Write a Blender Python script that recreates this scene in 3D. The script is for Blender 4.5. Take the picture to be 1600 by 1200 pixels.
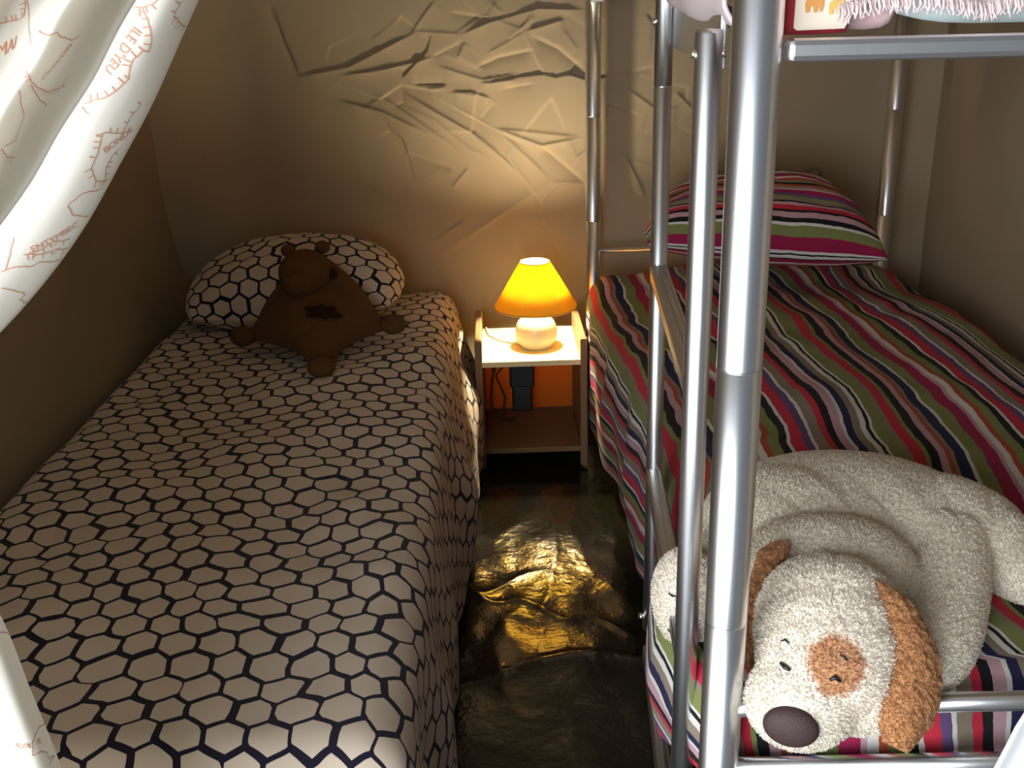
import bpy, bmesh, math, random
import numpy as np
from mathutils import Vector, Matrix, Euler, noise
from mathutils.bvhtree import BVHTree
from math import pi, sin, cos, radians, sqrt

scene = bpy.context.scene
for o in list(bpy.data.objects): bpy.data.objects.remove(o)
R = random.Random(7)
WORLD = 0.17
DOOR_W, DOOR_H, DOOR_E = 2.5, 1.3, 130.0
DOOR_P, DOOR_T = (-1.25, -.40, .97), (-.2, 1.3, .75)
EXPO = 0.0
CANVAS1, CANVAS2 = (.365, .29, .20), (.315, .245, .16)
HEXP = .0555
ORANGE = (1.0, .42, .06)
SHADE = (.95, .64, .07)
BULB = 1650.0
CREASE_A = .0068
FRONT_R = 1.1
PATCH = (.3576, .931, .609)
EYES = [(0.3058, 0.9445, 0.5986), (0.3531, 0.9228, 0.5973), (0.3114, 0.9687, 0.615), (0.3654, 0.9369, 0.614)]

# ------------------------------------------------------------------ camera, daylight, exposure
cd = bpy.data.cameras.new('camera'); cam = bpy.data.objects.new('camera', cd)
scene.collection.objects.link(cam); scene.camera = cam
cd.sensor_width = 36.0; cd.lens = 36.0; cd.clip_start = 0.05
pt, rl, yw = radians(20.6), radians(1.7), math.atan(20/1600)
fw = Vector((sin(yw)*cos(pt), cos(yw)*cos(pt), -sin(pt)))
rt0 = Vector((cos(yw), -sin(yw), 0)); up0 = rt0.cross(fw)
rt = rt0*cos(rl) - up0*sin(rl); up = rt.cross(fw)
m = Matrix((rt, up, -fw)).transposed().to_4x4(); m.translation = (0, 0, 1.3)
cam.matrix_world = m

world = bpy.data.worlds.new('overcast_sky'); scene.world = world; world.use_nodes = True
wn = world.node_tree.nodes; bg = wn['Background']
bg.inputs[0].default_value = (0.80, 0.90, 1.0, 1); bg.inputs[1].default_value = WORLD
dl = bpy.data.lights.new('doorway_daylight', 'AREA'); dl.shape = 'RECTANGLE'
dl.size = DOOR_W; dl.size_y = DOOR_H; dl.energy = DOOR_E; dl.color = (0.89, 0.945, 1.0)
dlo = bpy.data.objects.new('doorway_daylight', dl); scene.collection.objects.link(dlo)
dlo.location = DOOR_P; dlo.rotation_euler = (Vector(DOOR_T)-Vector(DOOR_P)).to_track_quat('-Z', 'Y').to_euler()
scene.view_settings.view_transform = 'Standard'; scene.view_settings.look = 'None'
scene.view_settings.gamma = 1.0; scene.view_settings.exposure = EXPO
scene.view_settings.use_curve_mapping = False
scene.cycles.max_bounces = 8; scene.cycles.sample_clamp_indirect = 8.0
scene.cycles.caustics_reflective = False; scene.cycles.caustics_refractive = False

# ------------------------------------------------------------------ helpers
def link(o, parent=None):
    scene.collection.objects.link(o)
    if parent is not None:
        o.parent = parent
        o.matrix_parent_inverse = Matrix.Translation(-parent.location)
    return o
def thing(name, label, cat, loc, group=None):
    o = bpy.data.objects.new(name, None); o.location = loc; o.empty_display_size = .05
    scene.collection.objects.link(o); return tag(o, label, cat, group)
def tag(o, label, cat=None, group=None):
    o['label'] = label
    if cat: o['category'] = cat
    if group: o['group'] = group
    return o
def struct(o): o['kind'] = 'structure'; return o

class MB:
    """collects shapes of one mesh"""
    def __init__(s): s.v = []; s.f = []; s.sm = []; s.mi = []
    def add(s, vs, fs, smooth=True, mi=0):
        n = len(s.v); s.v += [tuple(p) for p in vs]
        s.f += [tuple(i+n for i in f) for f in fs]; s.sm += [smooth]*len(fs); s.mi += [mi]*len(fs)
    def tube(s, path, r, n=16, cap=True, closed=False, rr=None, mi=0):
        P = [Vector(p) for p in path]; vs = []; fs = []; m_ = len(P); x = None
        for i, p in enumerate(P):
            a = P[(i-1) % m_] if (closed or i > 0) else p
            b = P[(i+1) % m_] if (closed or i < m_-1) else p
            t = (b-a).normalized()
            if x is None: x = t.orthogonal().normalized()
            else: x = (x - t*x.dot(t)).normalized()
            y = t.cross(x); q = rr[i] if rr else r
            for k in range(n):
                an = 2*pi*k/n; vs.append(p + x*cos(an)*q + y*sin(an)*q)
        for i in range(m_ if closed else m_-1):
            j = (i+1) % m_
            for k in range(n):
                l = (k+1) % n; fs.append((i*n+k, i*n+l, j*n+l, j*n+k))
        s.add(vs, fs, True, mi)
        if cap and not closed:
            base = len(s.v)-len(vs)
            s.f += [tuple(base+k for k in range(n-1, -1, -1)), tuple(base+(m_-1)*n+k for k in range(n))]
            s.sm += [False, False]; s.mi += [mi, mi]
        return s
    def lathe(s, prof, c=(0, 0, 0), n=40, mi=0):
        vs = []; fs = []; c = Vector(c)
        for r_, z in prof:
            for k in range(n): vs.append(c+Vector((r_*cos(2*pi*k/n), r_*sin(2*pi*k/n), z)))
        for i in range(len(prof)-1):
            for k in range(n):
                l = (k+1) % n; fs.append((i*n+k, i*n+l, (i+1)*n+l, (i+1)*n+k))
        s.add(vs, fs, True, mi); return s
    def box(s, lo, hi, bev=.003, rot=None, mi=0):
        bm = bmesh.new(); bmesh.ops.create_cube(bm, size=1)
        d = Vector(hi)-Vector(lo); c = (Vector(hi)+Vector(lo))/2
        for v in bm.verts: v.co = Vector((v.co.x*d.x, v.co.y*d.y, v.co.z*d.z))
        if bev: bmesh.ops.bevel(bm, geom=list(bm.edges), offset=bev, segments=2, profile=.5, affect='EDGES')
        if rot is not None:
            for v in bm.verts: v.co = rot @ v.co
        for v in bm.verts: v.co += c
        bm.verts.index_update()
        s.add([v.co.copy() for v in bm.verts], [[v.index for v in f.verts] for f in bm.faces], False, mi); bm.free(); return s
    def ellip(s, c, r, rot=None, sub=3, mi=0):
        bm = bmesh.new(); bmesh.ops.create_icosphere(bm, subdivisions=sub, radius=1)
        for v in bm.verts:
            p = Vector((v.co.x*r[0], v.co.y*r[1], v.co.z*r[2]))
            v.co = (rot @ p if rot is not None else p) + Vector(c)
        bm.verts.index_update()
        s.add([v.co.copy() for v in bm.verts], [[v.index for v in f.verts] for f in bm.faces], True, mi); bm.free(); return s
    def build(s, name, mats, parent=None, loc=None):
        me = bpy.data.meshes.new(name)
        off = Vector(loc) if loc is not None else Vector((0, 0, 0))
        me.from_pydata([tuple(Vector(p)-off) for p in s.v], [], s.f)
        me.polygons.foreach_set('use_smooth', s.sm)
        mats = mats if isinstance(mats, (list, tuple)) else [mats]
        for m_ in mats: me.materials.append(m_)
        if len(mats) > 1: me.polygons.foreach_set('material_index', s.mi)
        me.update()
        o = bpy.data.objects.new(name, me); o.location = off
        return link(o, parent)

def grid(name, P, mat, parent=None, uv=None, closed_u=False, solid=0, loc=None):
    """P (V,U,3) array -> mesh object; uv (V,U,2)"""
    P = np.asarray(P, float); V, U, _ = P.shape
    off = np.array(loc if loc is not None else (0, 0, 0), float)
    i = np.arange(V*U).reshape(V, U)
    if closed_u:
        j = np.roll(i, -1, 1); q = np.stack([i[:-1], j[:-1], j[1:], i[1:]], -1)
    else:
        q = np.stack([i[:-1, :-1], i[:-1, 1:], i[1:, 1:], i[1:, :-1]], -1)
    q = q.reshape(-1, 4)
    me = bpy.data.meshes.new(name)
    me.vertices.add(V*U); me.vertices.foreach_set('co', (P-off).reshape(-1).astype(np.float32))
    n = len(q); me.loops.add(n*4); me.loops.foreach_set('vertex_index', q.reshape(-1).astype(np.int32))
    me.polygons.add(n); me.polygons.foreach_set('loop_start', np.arange(0, n*4, 4, dtype=np.int32))
    me.update(calc_edges=True)
    me.polygons.foreach_set('use_smooth', np.ones(n, bool))
    if uv is not None:
        l = me.uv_layers.new(name='UVMap'); l.data.foreach_set('uv', np.asarray(uv, float).reshape(-1, 2)[q.reshape(-1)].reshape(-1).astype(np.float32))
    me.materials.append(mat); me.validate(); me.update()
    o = bpy.data.objects.new(name, me); o.location = tuple(off)
    link(o, parent)
    if solid:
        md = o.modifiers.new('thickness', 'SOLIDIFY'); md.thickness = solid; md.offset = -1
    return o

_rs = np.random.RandomState(3)
_tab = _rs.rand(64, 64)
def vnoise(x, y, seed=0):
    """smooth value noise, arrays, -1..1"""
    x = np.asarray(x, float)+seed*7.31; y = np.asarray(y, float)+seed*3.77
    xi = np.floor(x).astype(int); yi = np.floor(y).astype(int); fx = x-xi; fy = y-yi
    fx = fx*fx*fx*(fx*(fx*6-15)+10); fy = fy*fy*fy*(fy*(fy*6-15)+10)
    T = lambda a, b: _tab[a % 64, b % 64]
    return ((T(xi, yi)*(1-fx)+T(xi+1, yi)*fx)*(1-fy)+(T(xi, yi+1)*(1-fx)+T(xi+1, yi+1)*fx)*fy)*2-1
def fbm(x, y, o=3, seed=0):
    r = 0; a = 1
    for k in range(o): r = r+a*vnoise(x*2**k, y*2**k, seed+k); a *= .5
    return r
def poly_prof(pts, step):
    """resample polyline -> points at equal arc length, arc lengths"""
    P = np.array(pts, float); d = np.r_[0, np.cumsum(np.sqrt((np.diff(P, axis=0)**2).sum(1)))]
    n = max(2, int(d[-1]/step)+1); t = np.linspace(0, d[-1], n)
    return np.stack([np.interp(t, d, P[:, k]) for k in range(P.shape[1])], -1), t
def arc(cx, cz, r, a0, a1, n=8):
    return [(cx+r*cos(radians(a0+(a1-a0)*k/n)), cz+r*sin(radians(a0+(a1-a0)*k/n))) for k in range(n+1)]

# ------------------------------------------------------------------ materials
def mat(name, col=(.5, .5, .5), rough=.6, metal=0, spec=.5):
    m_ = bpy.data.materials.new(name); m_.use_nodes = True
    b = m_.node_tree.nodes['Principled BSDF']
    b.inputs['Base Color'].default_value = (*col, 1); b.inputs['Roughness'].default_value = rough
    b.inputs['Metallic'].default_value = metal; b.inputs['Specular IOR Level'].default_value = spec
    return m_
class NT:
    def __init__(s, m_): s.t = m_.node_tree; s.b = s.t.nodes.get('Principled BSDF')
    def n(s, typ, **kw):
        x = s.t.nodes.new(typ)
        for k, v in kw.items(): setattr(x, k, v)
        return x
    def l(s, a, b): s.t.links.new(a, b)
    def put(s, x, sock):
        if hasattr(x, 'is_output'): s.l(x, sock)
        else: sock.default_value = x
    def m(s, op, a, b=0.0, c=0.0):
        x = s.n('ShaderNodeMath', operation=op); s.put(a, x.inputs[0]); s.put(b, x.inputs[1]); s.put(c, x.inputs[2]); return x.outputs[0]
    def v(s, op, a, b=(0, 0, 0), scale=None):
        x = s.n('ShaderNodeVectorMath', operation=op); s.put(a, x.inputs[0])
        if op not in ('LENGTH', 'SCALE'): s.put(b, x.inputs[1])
        if scale is not None: s.put(scale, x.inputs['Scale'])
        return x.outputs['Value'] if op in ('DOT_PRODUCT', 'LENGTH', 'DISTANCE') else x.outputs[0]
    def mix(s, f, a, b):
        x = s.n('ShaderNodeMix', data_type='RGBA'); s.put(f, x.inputs[0]); s.put(a, x.inputs[6]); s.put(b, x.inputs[7]); return x.outputs[2]
    def vmix(s, f, a, b):
        x = s.n('ShaderNodeMix', data_type='VECTOR'); s.put(f, x.inputs[0]); s.put(a, x.inputs[4]); s.put(b, x.inputs[5]); return x.outputs[1]
    def noise(s, vec, scale, detail=2, rough=.5):
        x = s.n('ShaderNodeTexNoise'); 
        if vec is not None: s.l(vec, x.inputs['Vector'])
        x.inputs['Scale'].default_value = scale; x.inputs['Detail'].default_value = detail; x.inputs['Roughness'].default_value = rough
        return x
    def bump(s, h, strength=.3, dist=.002):
        x = s.n('ShaderNodeBump'); x.inputs['Strength'].default_value = strength; x.inputs['Distance'].default_value = dist
        s.l(h, x.inputs['Height']); s.l(x.outputs[0], s.b.inputs['Normal']); return x
    def obj(s): return s.n('ShaderNodeTexCoord').outputs['Object']
    def uv(s): return s.n('ShaderNodeTexCoord').outputs['UV']

def mottled(name, c1, c2, scale, rough=.8, bump=.2, bscale=None, bd=.002, detail=3, spec=.3, sheen=0):
    m_ = mat(name, c1, rough, 0, spec); t = NT(m_); co = t.obj()
    n1 = t.noise(co, scale, detail)
    t.l(t.mix(n1.outputs['Fac'], (*c1, 1), (*c2, 1)), t.b.inputs['Base Color'])
    n2 = t.noise(co, bscale or scale*6, 3)
    t.bump(n2.outputs['Fac'], bump, bd)
    if sheen:
        t.b.inputs['Sheen Weight'].default_value = sheen; t.b.inputs['Sheen Roughness'].default_value = .6
    return m_

canvas = mottled('tent_canvas', CANVAS1, CANVAS2, 3.0, .9, .12, 500, .0006, 4, .15)
floor_m = mat('glossy_groundsheet', (.012, .011, .006), .16, 0, .6)
t = NT(floor_m); n1 = t.noise(t.obj(), 14, 4, .6); n2 = t.noise(t.obj(), 60, 3, .6)
t.l(t.mix(n1.outputs['Fac'], (.006, .006, .003, 1), (.022, .019, .009, 1)), t.b.inputs['Base Color'])
t.bump(t.m('ADD', n1.outputs['Fac'], t.m('MULTIPLY', n2.outputs['Fac'], .2)), .25, .012)

def steel(name, col, rough, streak=True):
    m_ = mat(name, col, rough, 1.0); t = NT(m_); co = t.obj()
    if streak:
        mp = t.n('ShaderNodeMapping'); mp.inputs['Scale'].default_value = (1, 1, .02); t.l(co, mp.inputs[0])
        n_ = t.noise(mp.outputs[0], 900, 2); 
        t.l(t.m('MULTIPLY_ADD', n_.outputs['Fac'], .04, rough-.02), t.b.inputs['Roughness'])
        n3 = t.noise(co, 35, 4)
        t.l(t.mix(n3.outputs['Fac'], (col[0]*.95, col[1]*.95, col[2]*.95, 1), (*col, 1)), t.b.inputs['Base Color'])
    return m_
chrome = steel('brushed_steel', (.80, .81, .83), .31)
chrome_s = steel('satin_steel', (.70, .70, .71), .38)
bolt_m = mat('zinc_bolt', (.8, .78, .72), .25, 1)
dark_m = mat('dark_gap_plastic', (.02, .02, .022), .5)

def hex_mat():
    m_ = mat('hexagon_print_cotton', (.7, .65, .6), .85, 0, .2); t = NT(m_); uv = t.uv()
    nz = t.noise(uv, 9.0, 2); d = t.v('SCALE', t.v('SUBTRACT', nz.outputs['Color'], (.5, .5, .5)), scale=.55)
    p = t.v('SCALE', uv, scale=1/HEXP)
    p = t.v('MULTIPLY', t.v('ADD', t.v('ADD', p, d), (400, 692.82, 0)), (1, 1, 0))
    s_ = (1, sqrt(3), 1); h = (.5, sqrt(3)/2, 0)
    a = t.v('SUBTRACT', t.v('MODULO', p, s_), h)
    b = t.v('SUBTRACT', t.v('MODULO', t.v('SUBTRACT', p, h), s_), h)
    la = t.v('DOT_PRODUCT', a, a); lb = t.v('DOT_PRODUCT', b, b)
    gv = t.vmix(t.m('LESS_THAN', lb, la), a, b)
    cid = t.v('SNAP', t.v('ADD', t.v('SUBTRACT', p, gv), (.1, .1, .1)), (.25, .25, .25))
    mx = None
    for k in range(6):
        an = pi*k/3; w = t.n('ShaderNodeTexWhiteNoise', noise_dimensions='4D')
        t.l(cid, w.inputs['Vector']); w.inputs['W'].default_value = k*1.37+.5
        dk = t.m('MULTIPLY_ADD', w.outputs['Value'], .10, t.v('DOT_PRODUCT', gv, (cos(an), sin(an), 0)))
        mx = dk if mx is None else t.m('MAXIMUM', mx, dk)
    for k in range(4):    # random corner cuts
        an = pi*k/2+.5; w = t.n('ShaderNodeTexWhiteNoise', noise_dimensions='4D')
        t.l(cid, w.inputs['Vector']); w.inputs['W'].default_value = k*2.11+9.5
        dk = t.m('MULTIPLY_ADD', w.outputs['Value'], .07, t.m('ADD', t.v('DOT_PRODUCT', gv, (cos(an), sin(an), 0)), -.035))
        mx = t.m('MAXIMUM', mx, dk)
    mx = t.m('MAXIMUM', mx, t.m('MULTIPLY', t.v('LENGTH', gv), .885))
    f = t.m('SMOOTH_MIN', 1, t.m('MULTIPLY', t.m('SUBTRACT', mx, .478), 60), 0)
    mr = t.n('ShaderNodeMapRange'); t.l(mx, mr.inputs[0]); mr.inputs[1].default_value = .474; mr.inputs[2].default_value = .486
    col = t.mix(mr.outputs[0], (.61, .50, .39, 1), (.010, .007, .020, 1))
    t.l(col, t.b.inputs['Base Color'])
    n2 = t.noise(uv, 1500, 2); t.bump(n2.outputs['Fac'], .15, .0005)
    t.b.inputs['Sheen Weight'].default_value = .1
    return m_
hexm = hex_mat()

PAL = dict(k=(0.010, 0.009, 0.011), n=(0.016, 0.016, 0.060), r=(0.496, 0.024, 0.048), c=(0.304, 0.012, 0.064), o=(0.400, 0.072, 0.028), g=(0.200, 0.224, 0.072),
           t=(0.240, 0.192, 0.144), w=(0.640, 0.616, 0.568), p=(0.496, 0.296, 0.336), u=(0.120, 0.064, 0.168), l=(0.336, 0.264, 0.496))
SEQ = 'w8 k6 w5 g20 t8 r18 g8 k14 p12 o8 t6 n18 w6 g24 c22 p8 w12 o10 g18 k14 w5 r20 u14 w5 t20 r12 k14 p14 w6 n14 t14'.split()
SEQ_P = 'w4 k4 w7 c32 g26 w7 k12 p14 k7 r12 p8 k5 t10 g8 u10 c12 p6 t8 o8 k8 g10 r10 w8 c14 k4 w6'.split()
def stripe_mat(name, vert=True, wob=.004, SEQ=SEQ, SCL=1.12):
    m_ = mat(name, (.5, .5, .5), .9, 0, .15); t = NT(m_); uv = t.uv()
    sx = t.n('ShaderNodeSeparateXYZ'); t.l(uv, sx.inputs[0])
    tot = sum(int(s_[1:]) for s_ in SEQ)*.001
    n1 = t.noise(uv, 9, 2); n2 = t.noise(uv, 55, 2)
    w = t.m('ADD', t.m('MULTIPLY', t.m('SUBTRACT', n1.outputs['Fac'], .5), wob*3), t.m('MULTIPLY', t.m('SUBTRACT', n2.outputs['Fac'], .5), wob))
    x = t.m('ADD', sx.outputs[0 if vert else 1], w)
    fr = t.m('FRACT', t.m('ADD', t.m('DIVIDE', x, tot*SCL), 10.0))
    cr = t.n('ShaderNodeValToRGB'); cr.color_ramp.interpolation = 'CONSTANT'; t.l(fr, cr.inputs[0])
    a = 0; els = cr.color_ramp.elements
    for i, s_ in enumerate(SEQ):
        e = els[i] if i < 2 else els.new(min(.999, a/tot))
        e.position = a/tot; e.color = (*PAL[s_[0]], 1); a += int(s_[1:])*.001
    n3 = t.noise(uv, 900, 2)
    t.l(t.mix(t.m('MULTIPLY', n3.outputs['Fac'], .15), cr.outputs[0], (.05, .04, .04, 1)), t.b.inputs['Base Color'])
    t.bump(n3.outputs['Fac'], .4, .0012)
    t.b.inputs['Sheen Weight'].default_value = .03
    return m_
stripes = stripe_mat('striped_velour'); stripes_h = stripe_mat('striped_velour_pillow', False, .004, SEQ_P)

def cloth(name, col, trans=.35, rough=.85):
    m_ = mat(name, col, rough, 0, .2); t = NT(m_)
    tr = t.n('ShaderNodeBsdfTranslucent'); tr.inputs[0].default_value = (*col, 1)
    mx = t.n('ShaderNodeMixShader'); mx.inputs[0].default_value = trans
    out = t.t.nodes['Material Output']; t.l(t.b.outputs[0], mx.inputs[1]); t.l(tr.outputs[0], mx.inputs[2]); t.l(mx.outputs[0], out.inputs[0])
    n_ = t.noise(t.obj(), 900, 2); t.bump(n_.outputs['Fac'], .15, .0004)
    return m_
curtain_m = cloth('cream_cotton', (.74, .70, .62), .35)
ink = mat('red_brown_print', (.50, .20, .11), .8)
wood = mottled('pale_birch', (.68, .52, .32), (.60, .45, .27), 5, .5, .1, 60, .001)
orange_m = cloth('orange_back_panel', ORANGE, .75, .5)
ceramic = mat('cream_ceramic', (.87, .77, .50), .22, 0, .5)
shade_m = cloth('yellow_lamp_shade', SHADE, .50, .7)
brass = mat('lamp_socket_brass', (.6, .45, .2), .35, 1)
bulb_m = bpy.data.materials.new('glowing_bulb'); bulb_m.use_nodes = True
t = NT(bulb_m); e = t.n('ShaderNodeEmission'); e.inputs[0].default_value = (1, .87, .60, 1); e.inputs[1].default_value = BULB
t.l(e.outputs[0], t.t.nodes['Material Output'].inputs[0])
black_pl = mat('black_plastic', (.015, .015, .016), .45)
cable_m = mat('brown_cable', (.06, .035, .02), .5)

def fleece(name, c1, c2, patch=None, pc=None, pr=.03, bs=260, sheen=.2, pile=False):
    m_ = mat(name, c1, .95, 0, .1); t = NT(m_); co = t.obj()
    n1 = t.noise(co, bs, 3); col = t.mix(n1.outputs['Fac'], (*c1, 1), (*c2, 1))
    if patch:
        n2 = t.noise(co, 45, 3)
        d = t.m('ADD', t.v('DISTANCE', co, pc), t.m('MULTIPLY', t.m('SUBTRACT', n2.outputs['Fac'], .5), .022))
        mr = t.n('ShaderNodeMapRange'); t.l(d, mr.inputs[0]); mr.inputs[1].default_value = pr-.003; mr.inputs[2].default_value = pr+.004
        pcm = t.mix(n1.outputs['Fac'], (*patch, 1), (patch[0]*.7, patch[1]*.6, patch[2]*.6, 1))
        col = t.mix(mr.outputs[0], pcm, col)
    t.l(col, t.b.inputs['Base Color'])
    if pile:
        tr = t.n('ShaderNodeBsdfTranslucent'); t.l(col, tr.inputs[0]); mx = t.n('ShaderNodeMixShader'); mx.inputs[0].default_value = .5
        t.l(t.b.outputs[0], mx.inputs[1]); t.l(tr.outputs[0], mx.inputs[2]); t.l(mx.outputs[0], t.t.nodes['Material Output'].inputs[0]); return m_
    n3 = t.n('ShaderNodeTexVoronoi'); n3.inputs['Scale'].default_value = bs; t.l(co, n3.inputs['Vector'])
    t.bump(n3.outputs['Distance'], .4, .002)
    t.b.inputs['Sheen Weight'].default_value = sheen; t.b.inputs['Sheen Roughness'].default_value = .5
    return m_

CREASES=[[(-0.632,1.309),(-0.603,1.2),(-0.571,1.104)],[(-0.572,1.1),(-0.42,1.123),(-0.222,1.212)],[(-0.222,1.22),(-0.151,1.303)],[(-0.26,1.26),(-0.213,1.224)],[(-0.214,1.218),(-0.074,1.207)],[(-0.074,1.207),(0.002,1.237),(0.151,1.272),(0.283,1.264)],[(-0.112,1.268),(0.019,1.245),(0.11,1.265)],[(0.004,1.299),(0.044,1.263)],[(-0.447,1.1),(-0.346,1.109),(-0.227,1.13),(-0.168,1.144)],[(-0.168,1.144),(-0.075,1.185)],[(-0.093,1.138),(-0.07,1.184)],[(-0.001,1.151),(0.109,1.207)],[(-0.036,1.112),(0.032,1.138),(0.132,1.155)],[(-0.153,1.119),(-0.095,1.098),(-0.021,1.075),(0.089,1.088)],[(-0.029,1.063),(0.08,1.072)],[(0.133,1.194),(0.208,1.157),(0.282,1.095)],[(0.225,1.208),(0.266,1.151)],[(0.117,1.211),(0.225,1.239)],[(-0.303,0.998),(-0.264,1.017),(-0.269,1.071)],[(-0.262,1.046),(-0.168,0.986),(-0.052,0.916),(0.048,0.828),(0.111,0.762)],[(-0.182,1.035),(-0.067,0.975),(0.033,0.913),(0.134,0.817),(0.177,0.768)],[(-0.166,1.027),(-0.034,0.949),(0.101,0.877)],[(0.017,0.93),(0.153,0.876),(0.265,0.894)],[(0.017,0.93),(0.265,0.898)],[(0.152,0.872),(0.221,0.814),(0.286,0.756)],[(0.177,0.764),(0.286,0.756)],[(0.177,0.764),(0.044,0.681),(-0.065,0.613),(-0.174,0.544)],[(-0.034,0.957),(0.011,1.005)],[(-0.19,1.052),(-0.131,1.058)],[(-0.115,1.042),(-0.056,1.04),(0.003,1.018)],[(0.037,1.045),(0.13,1.059)],[(-0.453,1.027),(-0.329,0.991),(-0.206,0.929)],[(-0.269,1.009),(-0.17,0.961),(-0.071,0.874),(-0.012,0.847)],[(-0.261,0.863),(-0.126,0.812)],[(-0.208,0.582),(-0.098,0.65)],[(-0.129,0.756),(-0.074,0.815)],[(0.409,1.079),(0.493,1.097)],[(0.418,1.034),(0.478,0.991),(0.513,0.965)],[(0.412,0.834),(0.474,0.711)],[(0.565,0.922),(0.627,0.887)],[(0.562,1.022),(0.624,0.962)],[(0.143,1.249),(0.058,1.189)],[(-0.13,1.066),(-0.231,1.069)],[(-0.35,1.049),(-0.237,0.971),(-0.122,0.884)]]
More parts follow.
